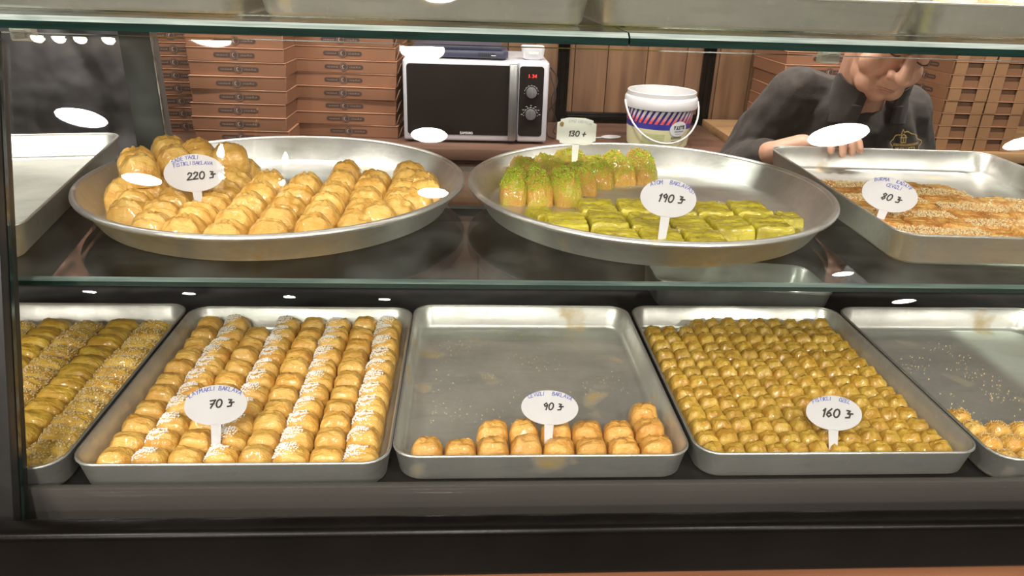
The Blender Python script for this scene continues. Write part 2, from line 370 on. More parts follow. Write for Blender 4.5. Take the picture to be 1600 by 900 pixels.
# ------------------------------------------------------------------ display case
LEAN = R(18.2)
def pane_T(y0, z0, x0=0):   # local x along the case, local y up the sloping pane, local z out to the customer
    return Matrix.Translation((x0, y0, z0)) @ Matrix.Rotation(R(90)-LEAN, 4, 'X')
case = empty('display_case', (0.1, 1.1, 0), 0, 'black framed pastry display case with sloping glass front', 'display case')
inv = Matrix.Translation((-0.1, -1.1, 0))
def cpart(name, mb, m_, **k):
    mb.v = [inv @ v for v in mb.v]
    return mb.build(name, m_, case, **k)
XL, XR = -1.25, 2.02
cpart('deck', MB().box(XL, XR, 0.768, 1.468, 0.965, 0.987), M['black_metal'])
cpart('lip_panel', MB().box(XL, XR, 0.757, 0.767, 0.88, 1.016), M['grey_panel'], bevel=0.002)
cpart('base_rail', MB().box(XL, XR, 0.668, 0.702, 0.950, 1.0225), M['black_gloss'], bevel=0.010, seg=4)
cpart('ledge', MB().box(XL, XR, 0.703, 0.756, 0.90, 0.93), M['black_metal'])
cpart('kick_panel', MB().box(XL, XR, 0.676, 0.698, 0.0, 0.949), M['kick'])
cpart('back_panel', MB().box(XL, XR, 1.470, 1.488, 0.0, 1.13), M['dark_wood'])
cpart('back_rail', MB().box(XL, XR, 1.468, 1.49, 1.131, 1.16), M['black_metal'], bevel=0.003)
cpart('bottom', MB().box(XL, XR, 0.723, 1.468, 0.05, 0.07), M['black_metal'])
# front posts lean with the pane
for x0, x1 in ((-0.615, -0.528), (1.915, 1.995)):
    T = pane_T(0.725, 1.0)
    cpart('front_post', MB().box(x0, x1, -0.02, 0.56, -0.022, 0.012, T), M['black_metal'], bevel=0.004)
    cpart('post_seam', MB().box(x1-0.028, x1-0.025, -0.02, 0.56, 0.0125, 0.0135, T), M['black_gloss'])
for x0, x1 in ((-0.672, -0.612), (1.93, 1.99)):
    cpart('back_post', MB().box(x0, x1, 1.53, 1.57, 0.0, 1.535), M['dark_grey'], bevel=0.003)
    cpart('post_edge', MB().box(x1+0.0005, x1+0.003, 1.529, 1.536, 0.6, 1.53), M['steel_edge'])
    cpart('shelf_arm', MB().box(x0+0.02, x0+0.045, 1.45, 1.53, 1.215, 1.239), M['dark_grey'], bevel=0.002)
# panes and shelves: slabs with their own edge colours
def slab(name, x0, x1, y0, y1, z0, z1, face, edge, label, bevel_front=False, bev=None):
    mb = MB(); c_ = ((x0+x1)/2, (y0+y1)/2, z0)
    v = [(x0,y0,z0),(x1,y0,z0),(x1,y1,z0),(x0,y1,z0),(x0,y0,z1),(x1,y0,z1),(x1,y1,z1),(x0,y1,z1)]
    if bevel_front:
        q = (z1-z0)*0.38
        v = [(x0,y0,z0),(x1,y0,z0),(x1,y1,z0),(x0,y1,z0),(x0,y0+q*1.6,z1),(x1,y0+q*1.6,z1),(x1,y1,z1),(x0,y1,z1),(x0,y0,z1-q),(x1,y0,z1-q)]
        mb.cur = 0; mb.add(v, [(0,3,2,1),(4,5,6,7)])
        mb.cur = 1; mb.add(v, [(0,1,9,8),(1,2,6,5,9),(2,3,7,6),(3,0,8,4,7)])
        mb.cur = 2; mb.add(v, [(8,9,5,4)])
        # weld
    else:
        mb.cur = 0; mb.add(v, [(0,3,2,1),(4,5,6,7)])
        mb.cur = 1; mb.add(v, [(0,1,5,4),(1,2,6,5),(2,3,7,6),(3,0,4,7)])
    mb.v = [p-Vector(c_) for p in mb.v]
    o = mb.build(name, [face, edge, bev or M['glass_bevel']]); o.location = c_
    bm = bmesh.new(); bm.from_mesh(o.data); bmesh.ops.remove_doubles(bm, verts=bm.verts, dist=1e-5); bm.to_mesh(o.data); bm.free()
    return tag(o, label, 'glass shelf')
slab('glass_shelf', XL+0.02, XR-0.12, 0.868, 1.46, 1.240, 1.250, M['shelf_glass'], M['glass_edge'], 'thick green edged glass shelf carrying the two round trays', True, M['glass_bevel_dark'])
slab('glass_shelf', XL+0.02, 0.186, 0.888, 1.46, 1.541, 1.555, M['shelf_glass'], M['glass_edge'], 'top glass shelf, left sheet, above boxes and microwave', True)
slab('glass_shelf', 0.188, XR-0.02, 0.888, 1.46, 1.541, 1.555, M['shelf_glass'], M['glass_edge'], 'top glass shelf, right sheet, above bucket and server', True)
def pane(name, x0, x1, y0, y1, base, label):
    mb = MB(); v = [(x0,y0,-0.003),(x1,y0,-0.003),(x1,y1,-0.003),(x0,y1,-0.003),(x0,y0,0.003),(x1,y0,0.003),(x1,y1,0.003),(x0,y1,0.003)]
    mb.cur = 0; mb.add(v, [(0,3,2,1),(4,5,6,7)]); mb.cur = 1; mb.add(v, [(0,1,5,4),(1,2,6,5),(2,3,7,6),(3,0,4,7)])
    o = mb.build(name, [M['glass'], M['glass_edge']])
    bm = bmesh.new(); bm.from_mesh(o.data); bmesh.ops.remove_doubles(bm, verts=bm.verts, dist=1e-5); bm.to_mesh(o.data); bm.free()
    o.matrix_world = pane_T(*base); return tag(o, label, 'glass pane')
pane('front_glass_pane', -0.527, 1.913, -0.05, 0.563, (0.73, 1.0), 'large sloping front glass pane over the lower trays')
pane('front_glass_pane', -1.25, -0.617, -0.05, 0.563, (0.73, 1.0), 'sloping front glass pane left of the black front post')
pane('top_glass_pane', -0.527, 1.913, 0.0, 0.21, (0.73+0.5603*math.tan(LEAN), 1.5603), 'sloping glass pane standing in front of the top trays')
for x, nm in ((0.447, 'small milky plastic clip under the top shelf left of the server'), (-0.514, 'small milky plastic clip at the top of the black front post')):
    o = empty('shelf_clip', (x, 0.93, 1.541), 0, nm, 'shelf clip', 'plastic clips under the top glass shelf')
    MB().box(-0.012, 0.012, -0.008, 0.008, -0.017, -0.0005).build('block', M['clip'], o, bevel=0.002)
    MB().box(-0.006, 0.006, -0.0115, -0.0085, -0.013, -0.004).build('tongue', M['clip'], o, bevel=0.001)

# hidden lamp strip added under the top shelf to light the upper trays
added_strip = empty('added_lamp_strip', (0.35, 1.03, 1.5405), 0, 'slim aluminium lamp strip added out of sight under the top glass shelf', 'lamp strip')
MB().box(-1.56, 1.56, -0.009, 0.009, -0.007, -0.0002).build('profile', M['steel_edge'], added_strip, bevel=0.001)
ld = bpy.data.lights.new('added_strip_source', 'AREA'); ld.shape = 'RECTANGLE'; ld.size = 3.10; ld.size_y = 0.012; ld.energy = ADDED_STRIP_W; ld.color = (1.0, 0.95, 0.87)
lo = bpy.data.objects.new('added_strip_source', ld); link(lo, added_strip); lo.location = (0, 0, -0.0078)
# ------------------------------------------------------------------ trays
def rrect(w, d, r, n=7):
    pts = []
    for cx, cy, a0 in ((w/2-r, -d/2+r, -90), (w/2-r, d/2-r, 0), (-w/2+r, d/2-r, 90), (-w/2+r, -d/2+r, 180)):
        for i in range(n):
            a = R(a0+90*i/(n-1)); pts.append((cx+r*math.cos(a), cy+r*math.sin(a)))
    return pts
def tray(w, d, h, loc, rot, m_, label, r=0.032, flare=0.006, group=None, rotx=0, roty=0):
    root = empty('baking_tray', loc, rot, label, 'tray', group)
    root.rotation_euler = (rotx, roty, rot)
    t = 0.0018
    L = []
    def ring(inset, z, rr): L.append([(x, y, z) for x, y in rrect(w-2*inset, d-2*inset, max(rr, 0.004))])
    ring(flare+0.006, 0.0, r-0.006); ring(flare, 0.006, r); ring(0.0, h-0.002, r+0.002); ring(-0.0015, h, r+0.002)
    ring(0.0008, h+0.0008, r+0.001); ring(t+0.0012, h-0.001, r); ring(flare+t, 0.010, r-0.002); ring(flare+t+0.003, 0.0045, r-0.005); ring(flare+t+0.009, 0.0022, r-0.008)
    mb = MB(); mb.loft(L, True, True)
    mb.build('pan', m_, root, smooth=True, sharp=50)
    # the rolled rim wire catches the light
    mb = MB(); n = len(rrect(w, d, r)); loops = []
    for k in range(6):
        a = 2*PI*k/6; loops.append([(x, y, h+0.0012+0.0014*math.sin(a)) for x, y in rrect(w+0.0028*math.cos(a), d+0.0028*math.cos(a), r+0.002)])
    loops.append(loops[0]); mb.loft(loops, False, False)
    mb.build('rim', M['alu'], root, smooth=True, sharp=80)
    return root
BZ = 0.988
LOWG = 'rectangular aluminium trays on the lower deck'
TX = [-0.702, -0.297, 0.107, 0.511, 0.917]
tray(0.400, 0.482, 0.045, (TX[0]-0.003, 1.016, BZ), 0, M['alu_low'], 'aluminium tray of crumb coated baklava at the far left', group=LOWG)
tray(0.398, 0.466, 0.045, (TX[1], 1.014, BZ), 0, M['alu_low'], 'aluminium tray of sugar dusted baklava with the 70 sign', group=LOWG)
tray(0.398, 0.466, 0.045, (TX[2]-0.002, 1.027, BZ), 0, M['alu_low_stained'], 'mostly empty aluminium tray with the 90 sign', group=LOWG)
tray(0.398, 0.466, 0.045, (TX[3]+0.001, 1.029, BZ), 0, M['alu_low'], 'aluminium tray of small pistachio rolls with the 160 sign', group=LOWG)
tray(0.400, 0.484, 0.045, (TX[4]+0.002, 1.021, BZ), 0, M['alu_low_stained'], 'nearly empty stained aluminium tray at the far right', group=LOWG)
SZ = 1.2505
tray(0.46, 0.555, 0.0455, (0.845, 1.205, SZ), R(-2.1), M['alu_stained'], 'rectangular tray of walnut pastry held by the server', r=0.035)
tray(0.34, 0.58, 0.0455, (-0.790, 1.170, SZ), R(11), M['alu'], 'empty rectangular tray at the left behind the front post', r=0.03)
tray(0.36, 0.155, 0.055, (0.552, 1.372, BZ+0.012), 0, M['alu_low'], 'spare tray lying tilted behind the pistachio rolls', r=0.03, roty=R(3.5))
TZ = 1.5555
for cx, wd, lb in ((-0.515, 0.494, 'first'), (-0.0525, 0.408, 'second'), (0.366, 0.408, 'third'), (0.800, 0.44, 'fourth')):
    tray(wd, 0.46, 0.040, (cx, 1.187, TZ), 0, M['alu_stained'] if lb == 'second' else M['alu'], lb + ' aluminium tray from the left on the top shelf', r=0.03, flare=0.006, group='aluminium trays on the top shelf')

def round_tray(loc, label):
    root = empty('round_tray', loc, 0, label, 'tray', 'large round aluminium trays on the glass shelf')
    prof = [(0.001, 0.0), (0.262, 0.0), (0.270, 0.004), (0.292, 0.040)]
    prof += [(0.2965, 0.0412), (0.2995, 0.0440), (0.2985, 0.0468), (0.2950, 0.0478), (0.2915, 0.0468), (0.2895, 0.043), (0.268, 0.008), (0.262, 0.0035), (0.001, 0.0028)]
    MB().lathe(prof, 120).build('pan', M['alu_round'], root, smooth=True, sharp=45)
    MB().loft([[( (0.2955+0.0052*math.cos(a))*math.cos(2*PI*i/120), (0.2955+0.0052*math.cos(a))*math.sin(2*PI*i/120), 0.0445+0.0045*math.sin(a)) for i in range(120)] for a in [2*PI*k/10 for k in range(11)]], False, False).build('rolled_rim', M['alu_round'], root, smooth=True, sharp=80)
    return root
RA, RB = (-0.304, 1.192), (0.3025, 1.186)
round_tray((*RA, SZ), 'large round tray of golden baklava with the 220 sign')
round_tray((*RB, SZ), 'large round tray of green baklava with the 190 sign')

# ------------------------------------------------------------------ pastry shapes
def fbm(x, y, z): return noise.fractal(Vector((x, y, z)), 1.0, 2.0, 4)
def pastry_mesh(name, w, d, h, seed, m_, style='pillow', nu=26, nv=22):
    rnd = random.Random(seed); o_ = seed*3.71
    P = []; skew = rnd.uniform(-0.1, 0.1); tip = rnd.uniform(-0.25, 0.25)
    for j in range(nv):
        v = -1+2*j/(nv-1)
        for i in range(nu):
            u = -1+2*i/(nu-1)
            # denser at the borders
            uu = math.sin(u*PI/2*0.999); vv = math.sin(v*PI/2*0.999)
            n1 = fbm(uu*1.3+o_, vv*1.3, 1.7); n2 = fbm(uu*2.2+o_, vv*6.0, 4.1); n3 = fbm(uu*6+o_, vv*9, 8.8)
            if style == 'slabby':
                hh = (max(0, 1-abs(uu)**26)**0.35)*(max(0, 1-abs(vv)**24)**0.35)
                X = w/2*uu+skew*0.1*w*vv; Y = d/2*vv
                cr = -0.16*math.exp(-((vv-0.05-0.15*n1)/0.05)**2)
                Z = h*hh*(1+0.10*n1+cr)+hh*h*(0.07*n2+0.05*n3)
            elif style == 'shred':
                hh = (max(0, 1-abs(uu)**2.8)**0.5)*(max(0, 1-abs(vv)**(2.2 if vv < 0 else 6))**(0.8 if vv < 0 else 0.5))
                X = w/2*uu*(1-0.08*vv**4)+skew*0.2*w*vv; Y = d/2*vv*(1-0.08*uu**4)
                st = noise.noise(Vector((uu*9+o_, vv*6, 2)))+0.9*noise.noise(Vector((uu*14+o_, vv*22, 5)))
                Z = h*hh*(1+0.18*n1)+hh*h*0.13*st
            elif style == 'fold':      # big folded pillow, higher and rounder, with pleats running out to the sides
                hh = (max(0, 1-abs(uu)**2.8)**0.5)*(max(0, 1-abs(vv)**2.6)**0.5)
                X = w/2*uu*(1-0.16*vv**2)+skew*w*vv*0.5; Y = d/2*vv*(1-0.22*uu**2)+d*0.08*tip*uu
                pl = math.sin(vv*12+uu*3*tip+4.0*n1+o_)
                Z = h*hh*(1+0.15*n1+0.10*tip*uu)+hh*h*(0.045*pl+0.06*n3+0.03*n2)
            else:
                hh = (max(0, 1-abs(uu)**3.8)**0.5)*(max(0, 1-abs(vv)**3.2)**0.5)
                X = w/2*uu*(1-0.15*vv**4)+skew*0.3*w*vv; Y = d/2*vv*(1-0.15*uu**4)
                pl = math.sin(vv*11+3.5*n1+o_)
                Z = h*hh*(1+0.11*n1)+hh*h*(0.028*pl+0.045*n3)
            if style != 'slabby':
                kb_ = 0.87+0.13*min(1, max(Z, 0)/(h*0.55)); X *= kb_; Y *= kb_
            e = 1-hh
            X += w*0.03*noise.noise(Vector((uu*3+o_, vv*3, 11)))*(1 if style != 'slabby' else 0.5)
            Y += d*0.03*noise.noise(Vector((uu*3+o_, vv*3, 15)))*(1 if style != 'slabby' else 0.5)
            P.append((X, Y, max(Z, 0.0)))
    F = [(j*nu+i, j*nu+i+1, (j+1)*nu+i+1, (j+1)*nu+i) for j in range(nv-1) for i in range(nu-1)]
    border = [i for i in range(nu)]+[j*nu+nu-1 for j in range(1, nv)]+[(nv-1)*nu+i for i in range(nu-2, -1, -1)]+[j*nu for j in range(nv-2, 0, -1)]
    F.append(tuple(reversed(border)))
    mb = MB(); mb.add(P, F)
    me = mb.mesh(name, m_, smooth=True, sharp=70)
    return me, P, nu, nv
def grains(name, P, nu, nv, m_, seed, u0, u1, v0, v1, n, size, blob=True):
    """sprinkled crumbs lying on the top of a piece: small irregular octahedra"""
    rnd = random.Random(seed); mb = MB()
    cu, cv, ru, rv = (u0+u1)/2, (v0+v1)/2, (u1-u0)/2, (v1-v0)/2
    for k in range(n):
        if blob:
            a = rnd.uniform(0, 2*PI); q = rnd.random()**0.6
            u = cu+ru*q*math.cos(a); v = cv+rv*q*math.sin(a)
        else: u = rnd.uniform(u0, u1); v = rnd.uniform(v0, v1)
        i = min(nu-1, max(0, round(u*(nu-1)))); j = min(nv-1, max(0, round(v*(nv-1))))
        p = Vector(P[j*nu+i]); s = size*rnd.uniform(0.6, 1.4)
        p += Vector((rnd.uniform(-1, 1)*0.0012, rnd.uniform(-1, 1)*0.0012, s*0.35))
        q = Euler((rnd.uniform(0, 3), rnd.uniform(0, 3), rnd.uniform(0, 3))).to_matrix()
        vs_ = [p+q@Vector(e)*s for e in ((1, 0, 0), (-1, 0, 0), (0, 0.7, 0), (0, -0.7, 0), (0, 0, 0.6), (0, 0, -0.6))]
        mb.add(vs_, [(0,2,4),(2,1,4),(1,3,4),(3,0,4),(2,0,5),(1,2,5),(3,1,5),(0,3,5)])
    return mb.mesh(name, m_)
def variants(name, k, w, d, h, m_, style, top=None, seed=0, **kw):
    out = []
    for i in range(k):
        me, P, nu, nv = pastry_mesh(name, w, d, h, seed+i*17+1, m_, style, **kw)
        tp = grains(top[0], P, nu, nv, top[1], seed+i, *top[2:]) if top else None
        out.append((me, tp))
    return out
rng = random.Random(11)
def place(var, name, x, y, z, rz, label, cat, group, topname=None, s=1.0, tilt=0.0, top=True):
    me, tp = rng.choice(var)
    sx = s*rng.uniform(0.96, 1.03)*rng.choice((1, 1)); 
    o = inst(name, me, None, (x, y, z), (rng.uniform(-tilt, tilt), rng.uniform(-tilt, tilt), rz+rng.uniform(-0.07, 0.07)), (sx, s*rng.uniform(0.96, 1.03), s*rng.uniform(0.93, 1.07)))
    tag(o, label, cat, group)
    if tp and top: inst(topname, tp, o)
    return o
FL = BZ+0.0024     # floor of the lower trays
SF = SZ+0.003      # floor of the round trays

# tray with the 70 sign: eight columns, every second one dusted white
v_cream = variants('cream_baklava', 6, 0.0500, 0.0440, 0.040, M['golden'], 'pillow', None, 10)
v_sugar = variants('cream_baklava', 6, 0.0500, 0.0440, 0.040, M['golden'], 'pillow', ('coconut_topping', M['coconut'], 0.12, 0.60, 0.30, 0.76, 950, 0.0010), 30)
NC, NR = 8, 11
for c_ in range(NC):
    for r_ in range(NR):
        if c_ == 2 and r_ == NR-1: continue
        x = TX[1]-0.1580+c_*0.0452+rng.uniform(-0.0012, 0.0012); y = 1.014-0.195+r_*0.0392+rng.uniform(-0.001, 0.001)
        sug = c_ % 2 == 1
        place(v_sugar if sug else v_cream, 'cream_baklava', x, y, FL, 0, '%s cream baklava, %s column from left, %s row from front, 70 sign tray' % ('sugared' if sug else 'plain', ordn(c_+1), ordn(r_+1)), 'baklava', 'cream baklava in the tray with the 70 sign', 'coconut_topping', 0.98, 0.03)
# tray with the 90 sign: one full row, a second of six and one behind
v_wal = variants('walnut_baklava', 5, 0.0490, 0.0440, 0.042, M['orange'], 'pillow', None, 60)
for r_, cols in enumerate(((0, 1, 2, 3, 4, 5, 6, 7), (2, 3, 4, 5, 6, 7), (7,))):
    for c_ in cols:
        place(v_wal, 'walnut_baklava', TX[2]-0.1580+c_*0.0452, 1.027-0.192+r_*0.0405, FL, 0, 'orange walnut baklava, %s column from left, %s row from front, 90 sign tray' % (ordn(c_+1), ordn(r_+1)), 'baklava', 'walnut baklava in the tray with the 90 sign', s=0.97, tilt=0.03)
# tray with the 160 sign: small pistachio rolls
v_roll = variants('pistachio_roll', 8, 0.0350, 0.0350, 0.033, M['olive'], 'pillow', None, 90, nu=20, nv=18)
NC, NR = 12, 14
for c_ in range(NC):
    for r_ in range(NR):
        if r_ == NR-1 and c_ < 3: continue
        x = TX[3]-0.1650+c_*0.0300+rng.uniform(-0.001, 0.001); y = 1.029-0.1980+r_*0.0304+rng.uniform(-0.001, 0.001)
        place(v_roll, 'pistachio_roll', x, y, FL, 0, 'small pistachio roll, %s column from left, %s row from front, 160 sign tray' % (ordn(c_+1), ordn(r_+1)), 'baklava', 'pistachio rolls in the tray with the 160 sign', s=1.0, tilt=0.05)
# far left lower tray: glazed columns alternating with crumb coated ones
v_yel = variants('glazed_baklava', 5, 0.064, 0.039, 0.031, M['yellow'], 'pillow', None, 130)
v_crm = variants('crumbed_baklava', 5, 0.064, 0.039, 0.030, M['yellow'], 'pillow', ('chopped_walnut_topping', M['nuts'], 0.06, 0.94, 0.06, 0.94, 420, 0.0017, False), 150)
for c_ in range(6):
    for r_ in range(13):
        x = TX[0]-0.003+0.1500-c_*0.0590; y = 1.016-0.200+r_*0.0330+(0.006 if c_ % 2 else 0)
        if y > 1.22: continue
        cr = c_ % 2 == 0
        place(v_crm if cr else v_yel, 'crumbed_baklava' if cr else 'glazed_baklava', x, y, FL, -0.12, '%s baklava, %s column from right, %s row from front, leftmost lower tray' % ('nut crumbed' if cr else 'yellow glazed', ordn(c_+1), ordn(r_+1)), 'baklava', 'baklava in the far left lower tray', 'chopped_walnut_topping', 0.97, 0.04)
# far right lower tray: a few pieces left at the front
v_last = variants('crumbled_pastry', 4, 0.038, 0.034, 0.028, M['golden'], 'pillow', ('chopped_walnut_topping', M['nuts'], 0.1, 0.9, 0.1, 0.9, 90, 0.0012), 170)
for r_, cols in enumerate((range(0, 9), range(0, 9), range(0, 9), (0,))):
    for c_ in cols:
        place(v_last, 'crumbled_pastry', TX[4]+0.002-0.157+c_*0.0390, 1.021-0.203+r_*0.035, FL, 0.1, 'golden crumbed pastry, %s column from left, %s row from front, rightmost lower tray' % (ordn(c_+1), ordn(r_+1)), 'pastry', 'pastries left in the far right lower tray', 'chopped_walnut_topping', 0.98, 0.06)

# left round tray: large folded pieces in columns
v_big = variants('glazed_baklava', 8, 0.064, 0.068, 0.044, M['golden_round'], 'fold', None, 200, nu=32, nv=28)
cols = [(-0.103, (1.015, 1.072, 1.130, 1.190, 1.250, 1.310)), (-0.157, (1.014, 1.074, 1.134, 1.196, 1.256)), (-0.211, (0.982, 1.040, 1.098, 1.158, 1.218, 1.278)),
        (-0.268, (0.965, 1.025, 1.085, 1.148, 1.210)), (-0.326, (0.962, 1.022, 1.082, 1.145, 1.208)), (-0.384, (0.972, 1.034, 1.096, 1.158, 1.222, 1.284)),
        (-0.443, (0.990, 1.050, 1.110, 1.172, 1.236, 1.300, 1.358)), (-0.499, (1.040, 1.100, 1.160, 1.222, 1.284, 1.342)), (-0.542, (1.128, 1.192, 1.256))]
cols = [(-0.054, (1.115, 1.178, 1.242))]+cols
for ci, (x, ys) in enumerate(cols):
    for ri, y in enumerate(ys):
        rr_ = math.hypot(x-RA[0], y-RA[1]); q_ = min(1.0, 0.234/rr_); px_, py_ = RA[0]+(x-RA[0])*q_, RA[1]+(y-RA[1])*q_
        place(v_big, 'glazed_baklava', px_+rng.uniform(-0.002, 0.002), py_, SF, rng.uniform(-0.2, 0.2), 'large golden baklava, %s column from right, %s row from front, 220 sign tray' % (ordn(ci+1), ordn(ri+1)), 'baklava', 'large golden baklava in the round tray', s=0.97, tilt=0.06)
for k, (x, y) in enumerate(((-0.540, 1.222), (-0.486, 1.232), (-0.462, 1.288), (-0.513, 1.160), (-0.512, 1.290), (-0.405, 1.262))):
    place(v_big, 'glazed_baklava', x, y, SF+0.033, 0.4, ['large golden baklava on top of the heap at its left end', 'large golden baklava on top of the heap just behind the 220 sign', 'large golden baklava on the heap, farthest back, right of the middle', 'large golden baklava on the heap nearest the front', 'large golden baklava on the heap, farthest back, at the left', 'large golden baklava at the right end of the heap'][k], 'baklava', 'large golden baklava in the round tray', s=1.02, tilt=0.10)

# right round tray: shredded rolls with ground pistachio at the back, glazed green pieces at the front
v_kad = variants('shredded_roll', 6, 0.056, 0.122, 0.047, M['kadayif'], 'shred', ('pistachio_topping', M['pistachio'], 0.15, 0.80, 0.22, 0.70, 620, 0.0014), 240, nu=34, nv=44)
kad = []
for (x, y, a) in ((0.078, 1.178, -0.08), (0.124, 1.178, 0.0), (0.172, 1.172, 0.08), (0.212, 1.240, 0.16), (0.252, 1.290, 0.16), (0.294, 1.312, 0.10), (0.338, 1.322, 0.03)):
    kad.append((x-math.sin(a)*0.058, y+math.cos(a)*0.058, a))
for k, (x, y, a) in enumerate(kad):
    place(v_kad, 'shredded_roll', x, y, SF, a, '%s shredded roll with green pistachio from the left, right round tray' % ordn(k+1), 'pastry', 'shredded pistachio rolls in the round tray', 'pistachio_topping', 0.98, 0.03)
for k, (x, y, a) in enumerate(((0.112, 1.318, 0.5), (0.158, 1.348, 0.6), (0.204, 1.384, 0.55))):
    place(v_kad, 'shredded_roll', x, y, SF+0.010, a, '%s shredded roll of the row behind, against the rim, right round tray' % ordn(k+1), 'pastry', 'shredded pistachio rolls in the round tray', 'pistachio_topping', 0.80, 0.03)
v_grn = variants('green_baklava', 6, 0.0600, 0.0700, 0.022, M['green'], 'slabby', None, 280, nu=28, nv=28)
gi = 0
for r_ in range(3):
    for c_ in range(8):
        x = 0.300+(c_-3.3)*0.0625-0.004*r_; y = 0.984+r_*0.073+0.004*math.sin(c_)
        rad = max(math.hypot(x+sx-RB[0], y+sy-RB[1]) for sx in (-0.028, 0.028) for sy in (-0.032, 0.032))
        if rad > 0.262 or (r_ == 2 and x < 0.18): continue
        gi += 1
        o = place(v_grn, 'green_baklava', x, y, SF, -0.03, 'flat green glazed baklava, %s column from left, %s row from front, round tray' % (ordn(c_+1), ordn(r_+1)), 'baklava', 'flat green baklava in the round tray', s=1.0, tilt=0.02)
for k, (x, y, a, lb) in enumerate(((0.120, 1.120, 0.35, 'small green baklava at the left end, by the shredded rolls'), (0.152, 1.050, 0.3, 'small green baklava second from the left, against the front rim'),
                                  (0.490, 1.035, -0.35, 'small green baklava at the right, against the front rim'), (0.522, 1.115, -0.1, 'small green baklava at the right end of the round tray'))):
    place(v_grn, 'green_baklava', x, y, SF, a, lb, 'baklava', 'flat green baklava in the round tray', s=0.62, tilt=0.02)
# tray held by the server: browned walnut pastry in diagonal strips
v_slab = variants('walnut_pastry', 6, 0.0515, 0.0455, 0.022, M['walnut_slab'], 'slabby', None, 320)
v_slabn = variants('walnut_pastry', 6, 0.0515, 0.0455, 0.021, M['walnut_slab'], 'slabby', ('chopped_walnut_topping', M['nuts'], 0.02, 0.98, 0.15, 1.0, 380, 0.0019, False), 340)
ca, sa = math.cos(R(-2.1)), math.sin(R(-2.1))
for r_ in range(8):
    for c_ in range(8):
        lx = -0.176+c_*0.0505; ly = -0.232+r_*0.0435
        if lx > 0.18 or (r_ == 7 and c_ > 4) or (r_ == 6 and c_ > 4): continue
        x = 0.845+lx*ca-ly*sa; y = 1.205+lx*sa+ly*ca
        nt_ = (r_+c_//3) % 2 == 1
        place(v_slabn if nt_ else v_slab, 'walnut_pastry', x, y, SF, -0.15, '%s walnut pastry, %s column from left, %s row from front, 80 sign tray' % ('nut covered' if nt_ else 'browned', ordn(c_+1), ordn(r_+1)), 'pastry', 'walnut pastries in the tray held by the server', 'chopped_walnut_topping', 1.0, 0.08)
# crumbs nobody could count
def crumbs(name, x0, x1, y0, y1, z, n, size, m_, label, seed):
    rnd = random.Random(seed); mb = MB()
    for k in range(n):
        cx, cy = rnd.uniform(x0, x1), rnd.uniform(y0, y1)
        if noise.noise(Vector((cx*14, cy*14, seed))) < rnd.uniform(-0.15, 0.5): continue
        s = size*rnd.uniform(0.4, 1.5); q = Euler((rnd.uniform(0, 3), rnd.uniform(0, 3), rnd.uniform(0, 3))).to_matrix(); p = Vector((cx, cy, z+s*0.4))
        mb.add([p+q@Vector(e)*s for e in ((1, 0, 0), (-1, 0, 0), (0, 0.7, 0), (0, -0.7, 0), (0, 0, 0.5), (0, 0, -0.5))], [(0,2,4),(2,1,4),(1,3,4),(3,0,4),(2,0,5),(1,2,5),(3,1,5),(0,3,5)])
    return tag(mb.build(name, m_), label, 'crumbs', kind='stuff')
crumbs('pastry_crumbs', TX[4]-0.17, TX[4]+0.17, 0.93, 1.2, FL, 900, 0.0013, M['nuts'], 'scattered pale crumbs on the far right lower tray', 5)
crumbs('pastry_crumbs', TX[2]-0.16, TX[2]+0.16, 0.93, 1.2, FL, 900, 0.0008, M['nuts'], 'fine crumbs on the floor of the mostly empty tray', 6)
crumbs('pistachio_crumbs', TX[2]-0.07, TX[2]+0.08, 1.205, 1.235, FL, 160, 0.0012, M['pistachio'], 'green pistachio crumbs at the back of the mostly empty tray', 8)
crumbs('pistachio_crumbs', 0.15, 0.36, 1.22, 1.34, SF, 240, 0.0011, M['pistachio'], 'green crumbs on the bare floor of the right round tray', 9)

# biscuits showing over the rims of the top trays
bis = MB().prism([(0.026*math.cos(2*PI*i/28)*(1+0.06*math.cos(14*2*PI*i/28)), 0.026*math.sin(2*PI*i/28)*(1+0.06*math.cos(14*2*PI*i/28))) for i in range(28)], 0, 0.014).mesh('butter_biscuit', M['cookie'], bevel=0.003)
bar = MB().box(-0.032, 0.032, -0.018, 0.018, 0, 0.018).mesh('biscuit_finger', M['cookie'], bevel=0.005)
for k in range(5):
    tag(inst('biscuit_finger', bar, None, (0.255+k*0.069, 1.00, TZ+0.023), (0, 0, 0)), 'pale biscuit finger, %s from the left, third top tray' % ordn(k+1), 'biscuit', 'biscuit fingers in the third top tray')
    tag(inst('biscuit_finger', bar, None, (0.255+k*0.069, 1.00, TZ+0.0035), (0, 0, 0)), 'pale biscuit finger, %s from the left of the bottom layer, third top tray' % ordn(k+1), 'biscuit', 'biscuit fingers in the third top tray')
for k in range(6):
    for q in range(2):
        tag(inst('butter_biscuit', bis, None, (0.636+k*0.062, 1.0, TZ+0.0035+q*0.0145), (0, 0, k*0.4+q)), 'round fluted biscuit, %s from the left, %s layer, fourth top tray' % (ordn(k+1), ('lower', 'upper')[q]), 'biscuit', 'fluted biscuits in the fourth top tray')
    tag(inst('butter_biscuit', bis, None, (0.636+k*0.062, 1.0, TZ+0.033), (R(8), 0, k)), 'round fluted biscuit on top, %s from the left, fourth top tray' % ordn(k+1), 'biscuit', 'fluted biscuits in the fourth top tray')

